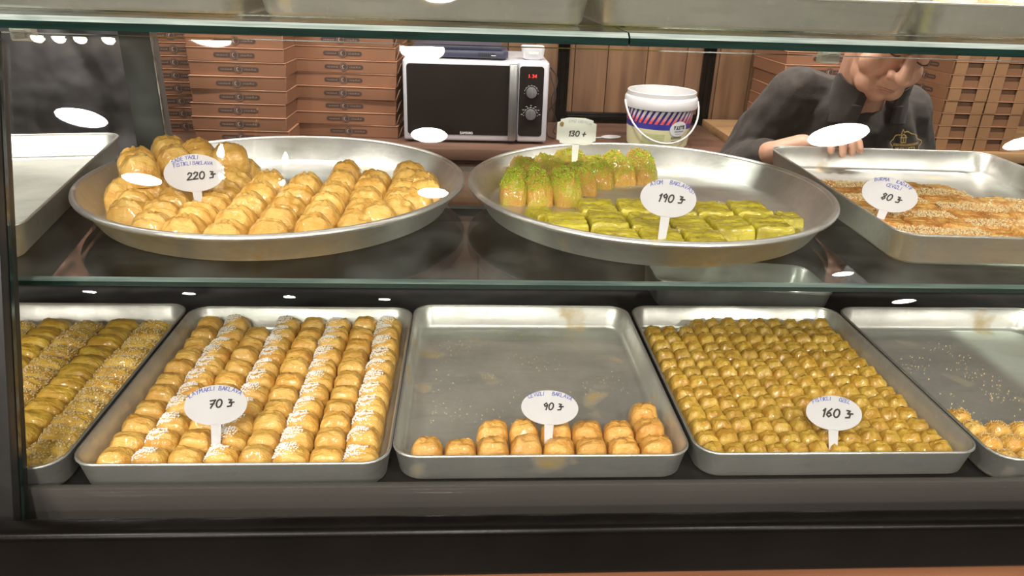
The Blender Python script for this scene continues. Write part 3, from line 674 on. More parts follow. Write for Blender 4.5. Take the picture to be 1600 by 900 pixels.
# ------------------------------------------------------------------ handwriting (single stroke letters on a 0..1 cell)
def arc_(cx, cy, rx, ry, a0, a1, n=9): return [(cx+rx*math.cos(R(a0+(a1-a0)*i/(n-1))), cy+ry*math.sin(R(a0+(a1-a0)*i/(n-1)))) for i in range(n)]
G = {
 'A': [[(0,0),(.35,1),(.7,0)],[(.12,.35),(.58,.35)]], 'B': [[(0,0),(0,1),(.4,.97),(.5,.78),(.38,.56),(0,.52)],[(.38,.53),(.58,.3),(.42,.03),(0,0)]],
 'C': [arc_(.38,.5,.38,.5,50,310)], 'D': [[(0,0),(0,1),(.35,.92),(.58,.5),(.35,.08),(0,0)]], 'E': [[(.5,1),(0,1),(0,0),(.52,0)],[(0,.52),(.42,.52)]],
 'F': [[(.55,1),(0,1),(0,0)],[(0,.52),(.42,.52)]], 'G': [arc_(.38,.5,.38,.5,50,330)+[(.72,.45),(.45,.45)]], 'H': [[(0,0),(0,1)],[(.55,0),(.55,1)],[(0,.5),(.55,.5)]],
 'I': [[(.1,0),(.1,1)]], 'i': [[(.1,0),(.1,.75)],[(.08,.95),(.14,1.03)]], 'K': [[(0,0),(0,1)],[(.5,1),(0,.45),(.55,0)]], 'L': [[(0,1),(0,0),(.5,0)]],
 'M': [[(0,0),(.08,1),(.38,.4),(.66,1),(.76,0)]], 'N': [[(0,0),(0,1),(.55,0),(.55,1)]], 'O': [arc_(.36,.5,.36,.5,90,450,13)], 'o': [arc_(.36,.42,.34,.42,90,450,13),[(.2,1.02),(.24,1.08)],[(.48,1.02),(.52,1.08)]],
 'P': [[(0,0),(0,1),(.42,.97),(.5,.75),(.38,.52),(0,.5)]], 'R': [[(0,0),(0,1),(.42,.97),(.5,.75),(.38,.52),(0,.5),(.55,0)]], 'S': [[(.52,.9),(.3,1),(.06,.85),(.1,.6),(.45,.45),(.55,.2),(.3,0),(0,.1)]],
 'T': [[(0,1),(.65,1)],[(.32,1),(.32,0)]], 'U': [[(0,1),(.02,.25),(.28,0),(.54,.25),(.56,1)]], 'u': [[(0,.8),(.02,.2),(.28,0),(.54,.2),(.56,.8)],[(.15,1),(.18,1.06)],[(.4,1),(.43,1.06)]],
 'V': [[(0,1),(.32,0),(.64,1)]], 'Y': [[(0,1),(.3,.5),(.6,1)],[(.3,.5),(.26,0)]], 'Z': [[(0,1),(.55,1),(0,0),(.58,0)]], 'g': [arc_(.38,.42,.36,.42,50,330)+[(.7,.38),(.45,.38)],[(.2,1.05),(.38,.96),(.56,1.05)]],
 '0': [arc_(.33,.5,.31,.5,90,450,13)], '1': [[(.05,.75),(.25,1),(.2,0)]], '2': [[(.02,.78),(.2,1),(.5,.9),(.48,.62),(0,.02),(.6,.06)]], '3': [[(.02,.92),(.35,1),(.5,.8),(.2,.55),(.52,.35),(.4,.04),(0,.06)]],
 '4': [[(.45,0),(.45,1),(0,.35),(.62,.35)]], '6': [[(.48,1),(.12,.6),(.04,.25),(.28,0),(.54,.22),(.36,.5),(.08,.36)]], '7': [[(0,.92),(.6,1),(.2,0)],[(.1,.5),(.52,.55)]],
 '8': [[(.5,.85),(.25,1),(.06,.8),(.5,.3),(.32,0),(.05,.18),(.42,.62),(.5,.85)]], '9': [[(.52,.72),(.25,.5),(.06,.75),(.3,1),(.54,.75),(.48,0)]],
 't': [[(.1,.95),(.45,.9),(.25,.55),(.55,.5),(.5,.12),(.1,.08)],[(.25,.62),(.8,.58)]],      # the scribbled lira mark
 '+': [[(0,.45),(.6,.5)],[(.3,.85),(.26,.1)]], ':': [[(.1,.2),(.12,.25)]], '-': [[(0,.5),(.5,.5)]], '.': [[(.05,0),(.1,.04)]], ' ': []}
ADV = {'I': .32, 'i': .32, 'M': 1.0, ' ': .5, '1': .48, '.': .25, 'A': .85, 'T': .8}
def ribbon(mb, pts, wd, T, z=0.0):
    P = [Vector((p[0], p[1])) for p in pts]
    for k in range(len(P)-1):
        a, b = P[k], P[k+1]; d = b-a
        if d.length < 1e-7: continue
        d.normalize(); n = Vector((-d.y, d.x))*wd/2; e = d*wd*0.35
        q = [a-n-e, b-n+e, b+n+e, a+n-e]; z_ = z+0.00002*k
        mb.add([(p.x, p.y, z_) for p in q], [(0, 1, 2, 3)], T)
def write(mb, text, x, y, h, wd, T, slant=0.1, curve=0.0, centre=True, jit=0.0, space=1.0, z=0.0, seed=1, ell=None):
    """curve: baseline y falls by curve*x*x away from x=0"""
    rnd = random.Random(seed)
    tot = sum(ADV.get(c, .78) for c in text)*h*space
    cx = x-tot/2 if centre else x
    for c in text:
        adv = ADV.get(c, .78)*h*space; mid = cx+adv*0.4
        sl = -2*curve*mid; by = y-curve*mid*mid
        if ell:
            q_ = math.sqrt(max(0.15, 1-(mid/ell[0])**2)); by = y+ell[1]*q_; sl = -ell[1]*mid/(ell[0]**2*q_)
        jy = rnd.uniform(-jit, jit)*h; ca_, sa_ = math.cos(math.atan(sl)), math.sin(math.atan(sl))
        for st in G.get(c, []):
            pts = []
            for px, py in st:
                lx = (px+slant*py)*h-adv*0.4; ly = py*h+jy
                pts.append((mid+lx*ca_-ly*sa_, by+lx*sa_+ly*ca_))
            ribbon(mb, pts, wd, T, z)
        cx += adv
IDT = Matrix.Identity(4)
def price_sign(loc, w, h, stem, lines, price, label, lean=0, tiltz=0, shape='oval', m_=None, pofs=(0, 0), ph=0.016, faint=False, back=12):
    d = Vector((0, 0, 0))-Vector((loc[0], loc[1], 0)); az = math.atan2(d.x, -d.y)
    root = empty('price_sign', loc, 0, label, 'price sign', 'price signs stuck in the trays')
    root.rotation_euler = Euler((R(90-back), R(tiltz), az), 'XYZ')
    root.rotation_mode = 'XYZ'
    q = Matrix.Rotation(az, 4, 'Z') @ Matrix.Rotation(R(90-back), 4, 'X') @ Matrix.Rotation(R(tiltz), 4, 'Z')
    root.rotation_euler = q.to_euler()
    cy = stem+h/2-0.002; sw = 0.0065; out = []
    if shape == 'oval':
        a0 = -PI/2+math.asin(sw/(w/2)); n = 56
        out = [(w/2*math.cos(a0+(2*PI-2*(a0+PI/2))*i/n), cy+h/2*math.sin(a0+(2*PI-2*(a0+PI/2))*i/n)) for i in range(n+1)]
    else:
        hw, hh, c_ = w/2, h/2, 0.006
        out = [(hw*0.4, cy-hh-0.001), (hw-c_, cy-hh+0.002), (hw-c_, cy-hh+c_), (hw, cy-hh+c_+0.002), (hw, cy+hh-c_-0.002), (hw-c_, cy+hh-c_), (hw-c_, cy+hh-0.002), (hw*0.4, cy+hh+0.002),
               (-hw*0.4, cy+hh+0.002), (-hw+c_, cy+hh-0.002), (-hw+c_, cy+hh-c_), (-hw, cy+hh-c_-0.002), (-hw, cy-hh+c_+0.002), (-hw+c_, cy-hh+c_), (-hw+c_, cy-hh+0.002), (-hw*0.4, cy-hh-0.001)]
        out = out
    mb = MB(); mb.prism(out, -0.0006, 0.0006); pl_ = mb.build('plate', m_ or M['sign'], root, bevel=0.0003, seg=1)
    MB().prism([(-sw, cy-h/2+0.0015), (-sw*0.8, -0.012), (0, -0.018), (sw*0.8, -0.012), (sw, cy-h/2+0.0015)], -0.0006, 0.0006).build('stem', m_ or M['sign'], root, bevel=0.0003, seg=1)
    mb = MB()
    for (t, lx, drop, lh) in lines: write(mb, t, lx, cy, lh, lh*0.15, IDT, 0.12, 0, jit=0.07, z=0.0009, seed=len(t), space=0.95, ell=(w/2*0.97, h/2-lh*1.30-drop, drop))
    if mb.v: mb.build('lettering', M['ink_faint'] if faint else M['ink_blue'], root)
    mb = MB(); write(mb, price, pofs[0], cy-ph/2+pofs[1], ph, ph*0.2, IDT, 0.18, 0, z=0.0009, jit=0.03)
    mb.build('price', M['ink_black'], root)
    return root
price_sign((-0.398, 1.079, SF+0.036), 0.083, 0.055, 0.013, [('SADE YAgLI', -0.010, 0.0, 0.0052), ('FISTIKLI BAKLAVA', 0.0, 0.0085, 0.0050)], '220 t', 'white oval price sign reading 220 in the left round tray', pofs=(0.008, -0.004), ph=0.0105)
price_sign((0.275, 0.965, SF+0.022), 0.077, 0.053, 0.034, [('ATOM', -0.018, 0.0, 0.0052), ('BAKLAVASI', 0.016, 0.0, 0.0052)], '190 t', 'white oval price sign reading 190 in the green baklava', pofs=(0.004, 0.000), ph=0.0105, tiltz=-2)
price_sign((0.646, 1.066, SF+0.022), 0.080, 0.052, 0.018, [('BURMA', -0.017, 0.0, 0.0050), ('KADAYIF', 0.015, 0.0, 0.0050), ('CEViZLi', 0.002, 0.008, 0.0050)], '80 t', 'white oval price sign reading 80 in the walnut pastry', pofs=(0.004, -0.004), ph=0.0098, tiltz=-7)
price_sign((-0.330, 0.832, FL+0.030), 0.078, 0.054, 0.034, [('KAYMAKLI', -0.017, 0.0, 0.0052), ('BAKLAVA', 0.017, 0.0, 0.0052)], '70 t', 'white oval price sign reading 70 in the sugared baklava', pofs=(0.006, 0.002), ph=0.0105, tiltz=-8, back=18)
price_sign((0.116, 0.848, FL+0.034), 0.079, 0.049, 0.020, [('CEViZLi', -0.019, 0.0, 0.0050), ('BAKLAVA', 0.016, 0.0, 0.0050)], '90 t', 'white oval price sign reading 90 in the mostly empty tray', pofs=(0.004, 0.002), ph=0.0095, tiltz=1, back=18)
price_sign((0.515, 0.828, FL+0.027), 0.072, 0.049, 0.028, [('FISTIKLI', -0.015, 0.0, 0.0050), ('oZEL', 0.014, 0.0, 0.0050)], '160 t', 'white oval price sign reading 160 in the pistachio rolls', pofs=(0.004, 0.000), ph=0.0115, tiltz=12, back=18)
sg = price_sign((0.201, 1.348, SF+0.048), 0.073, 0.048, 0.024, [('FMIZ EREMEM', 0.006, 0.0, 0.0050)], '130 +', 'cream plaque price sign reading 130 in the shredded rolls', shape='plaque', m_=M['sign_cream'], pofs=(0.002, -0.004), ph=0.010, faint=True, back=24)
MB().prism([(-0.032, 0.056), (-0.026, 0.054), (-0.024, 0.061), (-0.028, 0.064), (-0.032, 0.061)], 0.0007, 0.0009).build('corner_mark', M['brass'], sg)
# ------------------------------------------------------------------ staff counter behind
ctr = empty('staff_counter', (-0.5, 2.6, 0), 0, 'brown wooden counter behind the case carrying microwave and boxes', 'counter')
def part(root, name, mb, m_, **k):
    T = Matrix.Translation(-root.location); mb.v = [T @ v for v in mb.v]; return mb.build(name, m_, root, **k)
part(ctr, 'worktop', MB().box(-2.2, 0.902, 2.34, 2.816, 1.045, 1.085), M['counter'], bevel=0.004)
part(ctr, 'front_panel', MB().box(-2.2, 0.902, 2.37, 2.39, 0.0, 1.045), M['walnut'])
for k in range(5): part(ctr, 'door', MB().box(-2.18+k*0.616, -2.18+k*0.616+0.60, 2.352, 2.369, 0.1, 1.03), M['walnut'], bevel=0.003)
ct2 = empty('side_counter', (1.7, 2.6, 0), 0, 'raised pale wooden counter at the right carrying kraft boxes', 'counter')
part(ct2, 'worktop', MB().box(0.905, 3.0, 2.32, 2.816, 1.076, 1.110), M['light_wood'], bevel=0.003)
part(ct2, 'side_panel', MB().box(0.908, 0.93, 2.33, 2.81, 0.0, 1.076), M['dark_wood'])
part(ct2, 'front_panel', MB().box(0.93, 3.0, 2.345, 2.36, 0.0, 1.076), M['walnut'])
# ------------------------------------------------------------------ pastry boxes
def emblem_mesh():
    dark = MB(); pts = []
    for i in range(9): a = R(-90+180*i/8); pts.append((0.054+0.008*math.cos(a), 0.008*math.sin(a)*0.85))
    pts += [(0.016, 0.0065)]
    for i in range(9): a = R(32+116*i/8); pts.append((0.0135*math.cos(a), 0.0135*math.sin(a)))
    pts += [(-0.016, 0.0065)]
    for i in range(9): a = R(90+180*i/8); pts.append((-0.054+0.008*math.cos(a), 0.008*math.sin(a)*0.85))
    pts += [(-0.016, -0.0065)]
    for i in range(9): a = R(212+116*i/8); pts.append((0.0135*math.cos(a), 0.0135*math.sin(a)))
    pts += [(0.016, -0.0065)]
    T = Matrix.Rotation(R(90), 4, 'X')
    dark.prism(pts, 0.0002, 0.0006, T)
    lt = MB()
    n = 24
    lt.loft([[(r*math.cos(2*PI*i/n), r*math.sin(2*PI*i/n), 0.0009) for i in range(n)] for r in (0.0105, 0.0115)], False, False, T)
    cres = arc_(-0.001, 0, 0.006, 0.007, 70, 290, 12)+arc_(0.0015, 0, 0.0045, 0.0055, 290, 70, 12)
    lt.add([(x, y, 0.0009) for x, y in cres], [tuple(range(len(cres)))], T)
    rm = random.Random(4)
    for sx in (-1, 1):      # worn lettering, too small to read
        for k in range(9):
            x_ = sx*0.036-0.0165+k*0.0040; hh_ = rm.uniform(0.003, 0.0055)
            ribbon(lt, [(x_, -0.0028), (x_+rm.uniform(-0.0006, 0.0012), -0.0028+hh_)], 0.0011, T, 0.0009)
            if k % 2: ribbon(lt, [(x_, -0.0028+hh_*rm.choice((0.0, 0.5, 1.0))), (x_+0.0030, -0.0022+hh_*0.4)], 0.0009, T, 0.0009)
    return dark.mesh('emblem', M['emblem']), lt.mesh('emblem_lettering', M['emblem_light'])
EM, EL = emblem_mesh()
def box_meshes(w, d, h, body_m, edge_m):
    b = MB().box(-w/2, w/2, 0, d, 0.0003, h-0.0026).mesh('body', body_m, bevel=0.0012, seg=1)
    l = MB().box(-w/2-0.001, w/2+0.001, -0.002, d+0.001, h-0.0024, h-0.0002).mesh('lid', edge_m, bevel=0.0006, seg=1)
    fl = MB()
    fl.add([(w/2+0.0005, 0.01, 0.004), (w/2+0.0005, 0.07, 0.004), (w/2+0.010, 0.06, h-0.008), (w/2+0.010, 0.02, h-0.008), (w/2+0.002, 0.01, 0.003), (w/2+0.002, 0.07, 0.003), (w/2+0.012, 0.06, h-0.009), (w/2+0.012, 0.02, h-0.009)],
           [(3,2,1,0),(4,5,6,7),(0,1,5,4),(1,2,6,5),(2,3,7,6),(3,0,4,7)])
    return b, l, fl.mesh('side_flap', body_m)
rb = random.Random(5)
def stack(cx, y0, z0, w, d, h, n, rz, label, group, flap=True, jit=0.006, drift=0.0):
    b, l, fl = box_meshes(w, d, h, M['copper'], M['copper_edge'])
    for k in range(n):
        o = empty('pastry_box', (cx+rb.uniform(-jit, jit)+drift*k, y0+rb.uniform(-0.004, 0.004), z0+k*(h+0.0002)), rz+R(rb.uniform(-1.2, 1.2)), '%s copper pastry box from the bottom, %s' % (ordn(k+1), label), 'box', group)
        inst('body', b, o); inst('lid', l, o)
        if flap: inst('side_flap', fl, o)
        e = inst('emblem', EM, o, (rb.uniform(-0.004, 0.004), -0.0005, h/2-0.001)); inst('emblem_lettering', EL, e)
CT = 1.0855
stack(-0.935, 2.50, CT, 0.36, 0.25, 0.0405, 10, R(2), 'stack beside the rear post', 'copper boxes stacked beside the rear post', flap=False)
stack(-0.706, 2.352, CT, 0.290, 0.14, 0.0410, 10, R(-1), 'stack left of the middle', 'copper boxes stacked in front', flap=False, jit=0.004, drift=0.0015)
stack(-0.399, 2.475, CT, 0.335, 0.30, 0.0410, 10, R(-3), 'stack next to the microwave', 'copper boxes stacked next to the microwave', jit=0.005)
stack(1.20, 2.47, 1.1105, 0.30, 0.28, 0.041, 9, 0, 'stack behind the shoulder of the server', 'copper boxes behind the server', flap=False, jit=0.003)
def tab_box_stack(x0, x1, y0, d, z0, h, n, label, group):
    w_ = x1-x0
    body = MB().box(0, w_, 0.012, d, 0.0004, h-0.0004).mesh('body', M['kraft'], bevel=0.0008, seg=1)
    fr = MB()   # front face folded in with a notch at the top
    fr.box(0.001, w_*0.30, 0.0, 0.0025, 0.0006, h-0.001); fr.box(w_*0.70, w_-0.001, 0.0, 0.0025, 0.0006, h-0.001)
    fr2 = MB().box(w_*0.302, w_*0.698, 0.004, 0.0065, 0.0006, h*0.55)
    frm = fr.mesh('front_tab', M['kraft_light']); frm2 = fr2.mesh('locking_tab', M['kraft'])
    l = MB().box(0, w_, -0.001, 0.0115, h-0.0016, h-0.0002).mesh('lid_edge', M['copper_edge'])
    for k in range(n):
        o = empty('kraft_box', (x0, y0+rb.uniform(-0.002, 0.002), z0+k*h), 0, '%s kraft box with notched end from the bottom, %s' % (ordn(k+1), label), 'box', group)
        inst('body', body, o); inst('front_tab', frm, o); inst('locking_tab', frm2, o); inst('lid_edge', l, o)
        e = inst('emblem', EM, o, (-0.0003, d*0.5, h/2), (0, 0, R(-90))); inst('emblem_lettering', EL, e)
tab_box_stack(1.548, 1.680, 2.345, 0.30, 1.1105, 0.0405, 9, 'stack beside the server', 'kraft boxes beside the server')
tab_box_stack(1.684, 1.816, 2.345, 0.30, 1.1105, 0.0405, 9, 'stack at the right edge', 'kraft boxes at the right edge')
# ------------------------------------------------------------------ microwave
mw = empty('microwave', (0.028, 2.42, CT), 0, 'silver microwave with black door and two dials on the counter', 'microwave')
W, H, D = 0.466, 0.262, 0.33
M['mw_silver'] = mat('microwave_silver', (0.62, 0.61, 0.66), 0.35, 0.3, (0.58, 0.57, 0.62), 20)
M['mw_black'] = mat('microwave_black_glass', (0.012, 0.010, 0.009), 0.18, 0.0, (0.016, 0.013, 0.012), 8, coat=0.1)
M['chrome'] = mat('brushed_chrome', (0.50, 0.50, 0.50), 0.32, 0.85, (0.34, 0.34, 0.34), 4, (60, 60, 0.6))
M['led_red'] = mat('red_led', (0.6, 0.02, 0.02), 0.5, emit=((1.0, 0.03, 0.03), 2.2))
M['print_grey'] = mat('pale_grey_print', (0.62, 0.62, 0.62), 0.5, 0.0, (0.55, 0.55, 0.55), 90)
MB().box(-W/2, W/2, 0.024, D, 0.008, H).build('body', M['mw_silver'], mw, bevel=0.006)
fr = MB(); fr.box(-W/2, 0.133, 0, 0.023, 0.007, H); door = fr.build('door', M['mw_silver'], mw, bevel=0.007, seg=3)
MB().prism([(x-0.052, y+0.138) for x, y in rrect(0.338, 0.222, 0.010)], 0.0003, 0.0013, Matrix.Rotation(R(90), 4, 'X')).build('window', M['mw_black'], door)
MB().box(0.105, 0.131, -0.016, -0.0005, 0.012, H-0.006).build('handle', M['chrome'], door, bevel=0.004)
lt = MB(); write(lt, 'SAMSUNG', -0.030, 0.030, 0.0072, 0.0016, Matrix.Rotation(R(90), 4, 'X'), 0, z=0.0017); lt.build('brand_lettering', M['print_grey'], door)
cp = MB().box(0.135, W/2, 0, 0.023, 0.007, H).build('control_panel', M['mw_silver'], mw, bevel=0.007, seg=3)
MB().prism([(x+0.1775, y+0.138) for x, y in rrect(0.078, 0.222, 0.010)], 0.0003, 0.0013, Matrix.Rotation(R(90), 4, 'X')).build('panel_glass', M['mw_black'], cp)
lt = MB(); write(lt, '1:34', 0.180, 0.214, 0.010, 0.0017, Matrix.Rotation(R(90), 4, 'X'), 0.12, z=0.0018); lt.build('clock_digits', M['led_red'], cp)
for zc in (0.168, 0.098):
    T = Matrix.Translation((0.178, -0.0012, zc)) @ Matrix.Rotation(R(90), 4, 'X')
    kb = MB().lathe([(0.0175, 0.0), (0.0175, 0.010), (0.016, 0.013), (0.006, 0.0135)], 32, T, True, True).build('dial', M['chrome'], cp, smooth=True)
    sc_ = MB()
    for k in range(9):
        a = R(-10+200*k/8); r0, r1 = 0.022, 0.0245 if zc < 0.15 else 0.0235
        ribbon(sc_, [(0.178+r0*math.cos(a), zc+r0*math.sin(a)), (0.178+r1*math.cos(a), zc+r1*math.sin(a))], 0.0012, Matrix.Rotation(R(90), 4, 'X'), 0.0018)
    ribbon(sc_, [(0.178+0.0215*math.cos(R(20+140*k/12)), zc+0.0215*math.sin(R(20+140*k/12))) for k in range(13)], 0.0005, Matrix.Rotation(R(90), 4, 'X'), 0.0018)
    if zc < 0.15:
        for k in range(7):
            a = R(0+180*k/6); ribbon(sc_, [(0.176+0.029*math.cos(a), zc+0.029*math.sin(a)), (0.181+0.029*math.cos(a), zc+0.029*math.sin(a))], 0.0014, Matrix.Rotation(R(90), 4, 'X'), 0.0018)
    sc_.build('dial_scale', M['print_grey'], kb)
for sx in (-0.2, 0.2):
    for sy in (0.04, 0.29): MB().lathe([(0.014, 0.0), (0.014, 0.0078)], 16, Matrix.Translation((sx, sy, 0)), True, True).build('foot', M['black_metal'], mw, smooth=True)
MT = CT+H
M['blue_black'] = mat('blue_black_plastic', (0.035, 0.038, 0.07), 0.35, 0.0, (0.05, 0.052, 0.085), 10)
rc = empty('receiver_box', (-0.02, 2.455, MT+0.0006), R(-1), 'flat dark blue receiver lying on the microwave', 'receiver')
MB().prism([(-0.155, -0.01), (0.135, -0.01), (0.15, 0.005), (0.15, 0.2), (-0.155, 0.2)], 0.004, 0.026).build('body', M['blue_black'], rc, bevel=0.004)
MB().box(-0.155, 0.13, 0.012, 0.2, 0.0265, 0.040).build('cover', M['blue_black'], rc, bevel=0.003)
for k in range(9): MB().box(0.055+k*0.006, 0.057+k*0.006, -0.0118, -0.0105, 0.008, 0.022).build('vent_slot', M['black_metal'], rc)
MB().box(0.095, 0.110, -0.0125, -0.0107, 0.012, 0.0145).build('status_light', M['print_grey'], rc)
for sx in (-0.13, 0.12): MB().box(sx-0.01, sx+0.01, 0.02, 0.18, 0, 0.0042).build('foot', M['black_metal'], rc)
wr = empty('white_adapter', (0.212, 2.50, MT+0.0006), 0, 'small white rounded gadget at the right end of the microwave top', 'gadget')
MB().loft([[(x, y, z) for x, y in rrect(w_, d_, 0.012)] for w_, d_, z in ((0.052, 0.05, 0.0), (0.066, 0.06, 0.006), (0.076, 0.066, 0.038), (0.070, 0.06, 0.042))]).build('shell', M['white_plastic'], wr, smooth=True)
MB().box(-0.016, 0.016, -0.0335, -0.0322, 0.018, 0.026).build('badge', M['print_grey'], wr)
def cable(pts, label):
    cu = []
    for k in range(len(pts)-1):
        for q in range(6):
            t = q/6; p0 = Vector(pts[max(k-1, 0)]); p1 = Vector(pts[k]); p2 = Vector(pts[k+1]); p3 = Vector(pts[min(k+2, len(pts)-1)])
            cu.append(0.5*((2*p1)+(-p0+p2)*t+(2*p0-5*p1+4*p2-p3)*t*t+(-p0+3*p1-3*p2+p3)*t**3))
    cu.append(Vector(pts[-1]))
    tag(MB().tube(cu, 0.0022, 6).build('power_cable', M['black_metal'], smooth=True), label, 'cable')
cable([(0.272, 2.56, 1.335), (0.280, 2.54, 1.29), (0.300, 2.53, 1.22), (0.276, 2.53, 1.17), (0.274, 2.52, 1.10), (0.30, 2.50, 1.0885)], 'thin black cable hanging beside the microwave, left strand')
cable([(0.276, 2.60, 1.32), (0.310, 2.60, 1.27), (0.290, 2.58, 1.20), (0.312, 2.58, 1.13), (0.300, 2.56, 1.10), (0.33, 2.54, 1.0885)], 'thin black cable hanging beside the microwave, right strand')
# spare oval sign lying on the counter
so = empty('price_sign', (0.505, 2.56, CT+0.001), R(-70), 'blank white oval sign lying flat on the counter by the bucket', 'price sign')
MB().prism([(0.026*math.cos(2*PI*i/32), 0.037*math.sin(2*PI*i/32)) for i in range(32)], 0, 0.0012).build('plate', M['sign'], so)
MB().prism([(-0.005, -0.036), (-0.004, -0.08), (0.004, -0.08), (0.005, -0.036)], 0, 0.0012).build('stem', M['sign'], so)
# ------------------------------------------------------------------ bucket
def stripe_mat():
    m_ = mat('bucket_stripes', (0.8, 0.8, 0.82), 0.35); nt = m_.node_tree; N = nt.nodes; L = nt.links; b = N['Principled BSDF']
    tc = N.new('ShaderNodeTexCoord'); sp = N.new('ShaderNodeSeparateXYZ'); L.new(tc.outputs['Object'], sp.inputs[0])
    at = N.new('ShaderNodeMath'); at.operation = 'ARCTAN2'; L.new(sp.outputs[1], at.inputs[0]); L.new(sp.outputs[0], at.inputs[1])
    k = N.new('ShaderNodeMath'); k.operation = 'MULTIPLY'; k.inputs[1].default_value = 36/(2*PI); L.new(at.outputs[0], k.inputs[0])
    z = N.new('ShaderNodeMath'); z.operation = 'MULTIPLY'; z.inputs[1].default_value = -28; L.new(sp.outputs[2], z.inputs[0])
    s = N.new('ShaderNodeMath'); s.operation = 'ADD'; L.new(k.outputs[0], s.inputs[0]); L.new(z.outputs[0], s.inputs[1])
    f = N.new('ShaderNodeMath'); f.operation = 'FRACT'; L.new(s.outputs[0], f.inputs[0])
    rp = N.new('ShaderNodeValToRGB'); rp.color_ramp.interpolation = 'CONSTANT'; e = rp.color_ramp.elements
    e[0].position = 0; e[0].color = (0.03, 0.03, 0.22, 1); e[1].position = 0.45; e[1].color = (0.78, 0.78, 0.8, 1)
    L.new(f.outputs[0], rp.inputs[0])
    mr = N.new('ShaderNodeMapRange'); mr.inputs['From Min'].default_value = 0.118; mr.inputs['From Max'].default_value = 0.092; L.new(sp.outputs[2], mr.inputs['Value'])
    rd = N.new('ShaderNodeMix'); rd.data_type = 'RGBA'; rd.inputs[6].default_value = (0.78, 0.78, 0.8, 1); rd.inputs[7].default_value = (0.75, 0.10, 0.10, 1); L.new(mr.outputs[0], rd.inputs['Factor'])
    gt = N.new('ShaderNodeMath'); gt.operation = 'GREATER_THAN'; gt.inputs[1].default_value = 0.45; L.new(f.outputs[0], gt.inputs[0])
    mx = N.new('ShaderNodeMix'); mx.data_type = 'RGBA'; L.new(gt.outputs[0], mx.inputs['Factor']); L.new(rp.outputs[0], mx.inputs[6]); L.new(rd.outputs[2], mx.inputs[7])
    L.new(mx.outputs[2], b.inputs['Base Color'])
    return m_
M['stripes'] = stripe_mat()
M['navy'] = mat('navy_print', (0.035, 0.035, 0.27), 0.4, 0.0, (0.045, 0.045, 0.32), 10)
M['cream_print'] = mat('cream_print', (0.68, 0.65, 0.40), 0.45, 0.0, (0.63, 0.61, 0.37), 14)
M['green_print'] = mat('pale_green_print', (0.50, 0.53, 0.28), 0.45, 0.0, (0.45, 0.48, 0.24), 40)
M['silver_label'] = mat('pale_label', (0.66, 0.68, 0.72), 0.4, 0.0, (0.72, 0.74, 0.77), 20)
bk = empty('plastic_bucket', (0.645, 2.47, CT), 0, 'white plastic bucket with striped label and handle on the counter', 'bucket')
def brad(z): return 0.100+z*0.085
MB().lathe([(0.001, 0.0), (0.098, 0.0), (brad(0.004), 0.004), (brad(0.15), 0.15), (0.1135, 0.178), (0.1115, 0.180), (0.1095, 0.178), (0.1085, 0.15), (0.096, 0.006), (0.001, 0.005)], 56).build('shell', M['white_plastic'], bk, smooth=True)
MB().lathe([(0.1125, 0.128), (0.119, 0.128), (0.1205, 0.134), (0.1200, 0.158), (0.1165, 0.163), (0.1135, 0.165)], 56).build('collar', M['white_plastic'], bk, smooth=True)
MB().lathe([(brad(z)+0.0006, z) for z in (0.084, 0.100, 0.1275)], 56).build('striped_band', M['stripes'], bk, smooth=True)
MB().lathe([(brad(z)+0.0006, z) for z in (0.066, 0.084)], 56).build('blue_band', M['navy'], bk, smooth=True)
MB().lathe([(brad(z)+0.0006, z) for z in (0.006, 0.03, 0.066)], 56).build('cream_band', M['cream_print'], bk, smooth=True)
def wrap(mb, pts_faces_T, ang, z0, off):   # bends flat print on to the bucket wall
    for k, v in enumerate(mb.v):
        z = z0+v.y; r = brad(z)+off+v.z; a = ang+v.x/r; mb.v[k] = Vector((r*math.sin(a), -r*math.cos(a), z))
    return mb
pt = MB(); ov = [(0.033*math.cos(2*PI*i/40), 0.025*math.sin(2*PI*i/40)) for i in range(40)]
pt.loft([[(x*k, y*k, 0) for x, y in ov] for k in (1.0, 0.75, 0.5, 0.25, 0.02)], False, True)
st_ = wrap(pt, None, R(24), 0.070, 0.0016).build('oval_sticker', M['silver_label'], bk, smooth=True)
pt = MB(); write(pt, 'P..ILETTE', 0.004, 0.000, 0.010, 0.0022, IDT, 0.0, space=0.8); [ribbon(pt, [(-0.014+k*0.0034, -0.010), (-0.0135+k*0.0034, -0.0062)], 0.0016, IDT) for k in range(11)]; [ribbon(pt, [(-0.012+k*0.004, -0.0165), (-0.0095+k*0.004, -0.0160)], 0.0012, IDT) for k in range(6)]
wrap(pt, None, R(24), 0.070, 0.0022).build('sticker_lettering', M['ink_black'], st_)
pt = MB()
for k, (x0, x1) in enumerate(((-0.004, 0.030), (0.004, 0.026))): pt.box(x0, x1, 0.018-k*0.004, 0.032-k*0.002, 0, 0.0004)
pt = MB()
for i in range(8):
    pt.add([(-0.085+i*0.0095, 0.012, 0), (-0.085+i*0.0095+0.0095, 0.012, 0), (-0.085+i*0.0095+0.0095, 0.044, 0), (-0.085+i*0.0095, 0.044, 0)], [(0, 1, 2, 3)])
wrap(pt, None, 0.06, 0.008, 0.0011).build('print_panel', M['green_print'], bk)
pt = MB()
for i in range(5): ribbon(pt, [(-0.08+q*0.01, 0.018+i*0.0055+0.001*math.sin(q*2+i)) for q in range(7)], 0.0012, IDT)
wrap(pt, None, 0.06, 0.008, 0.0015).build('small_print', M['cream_print'], bk)
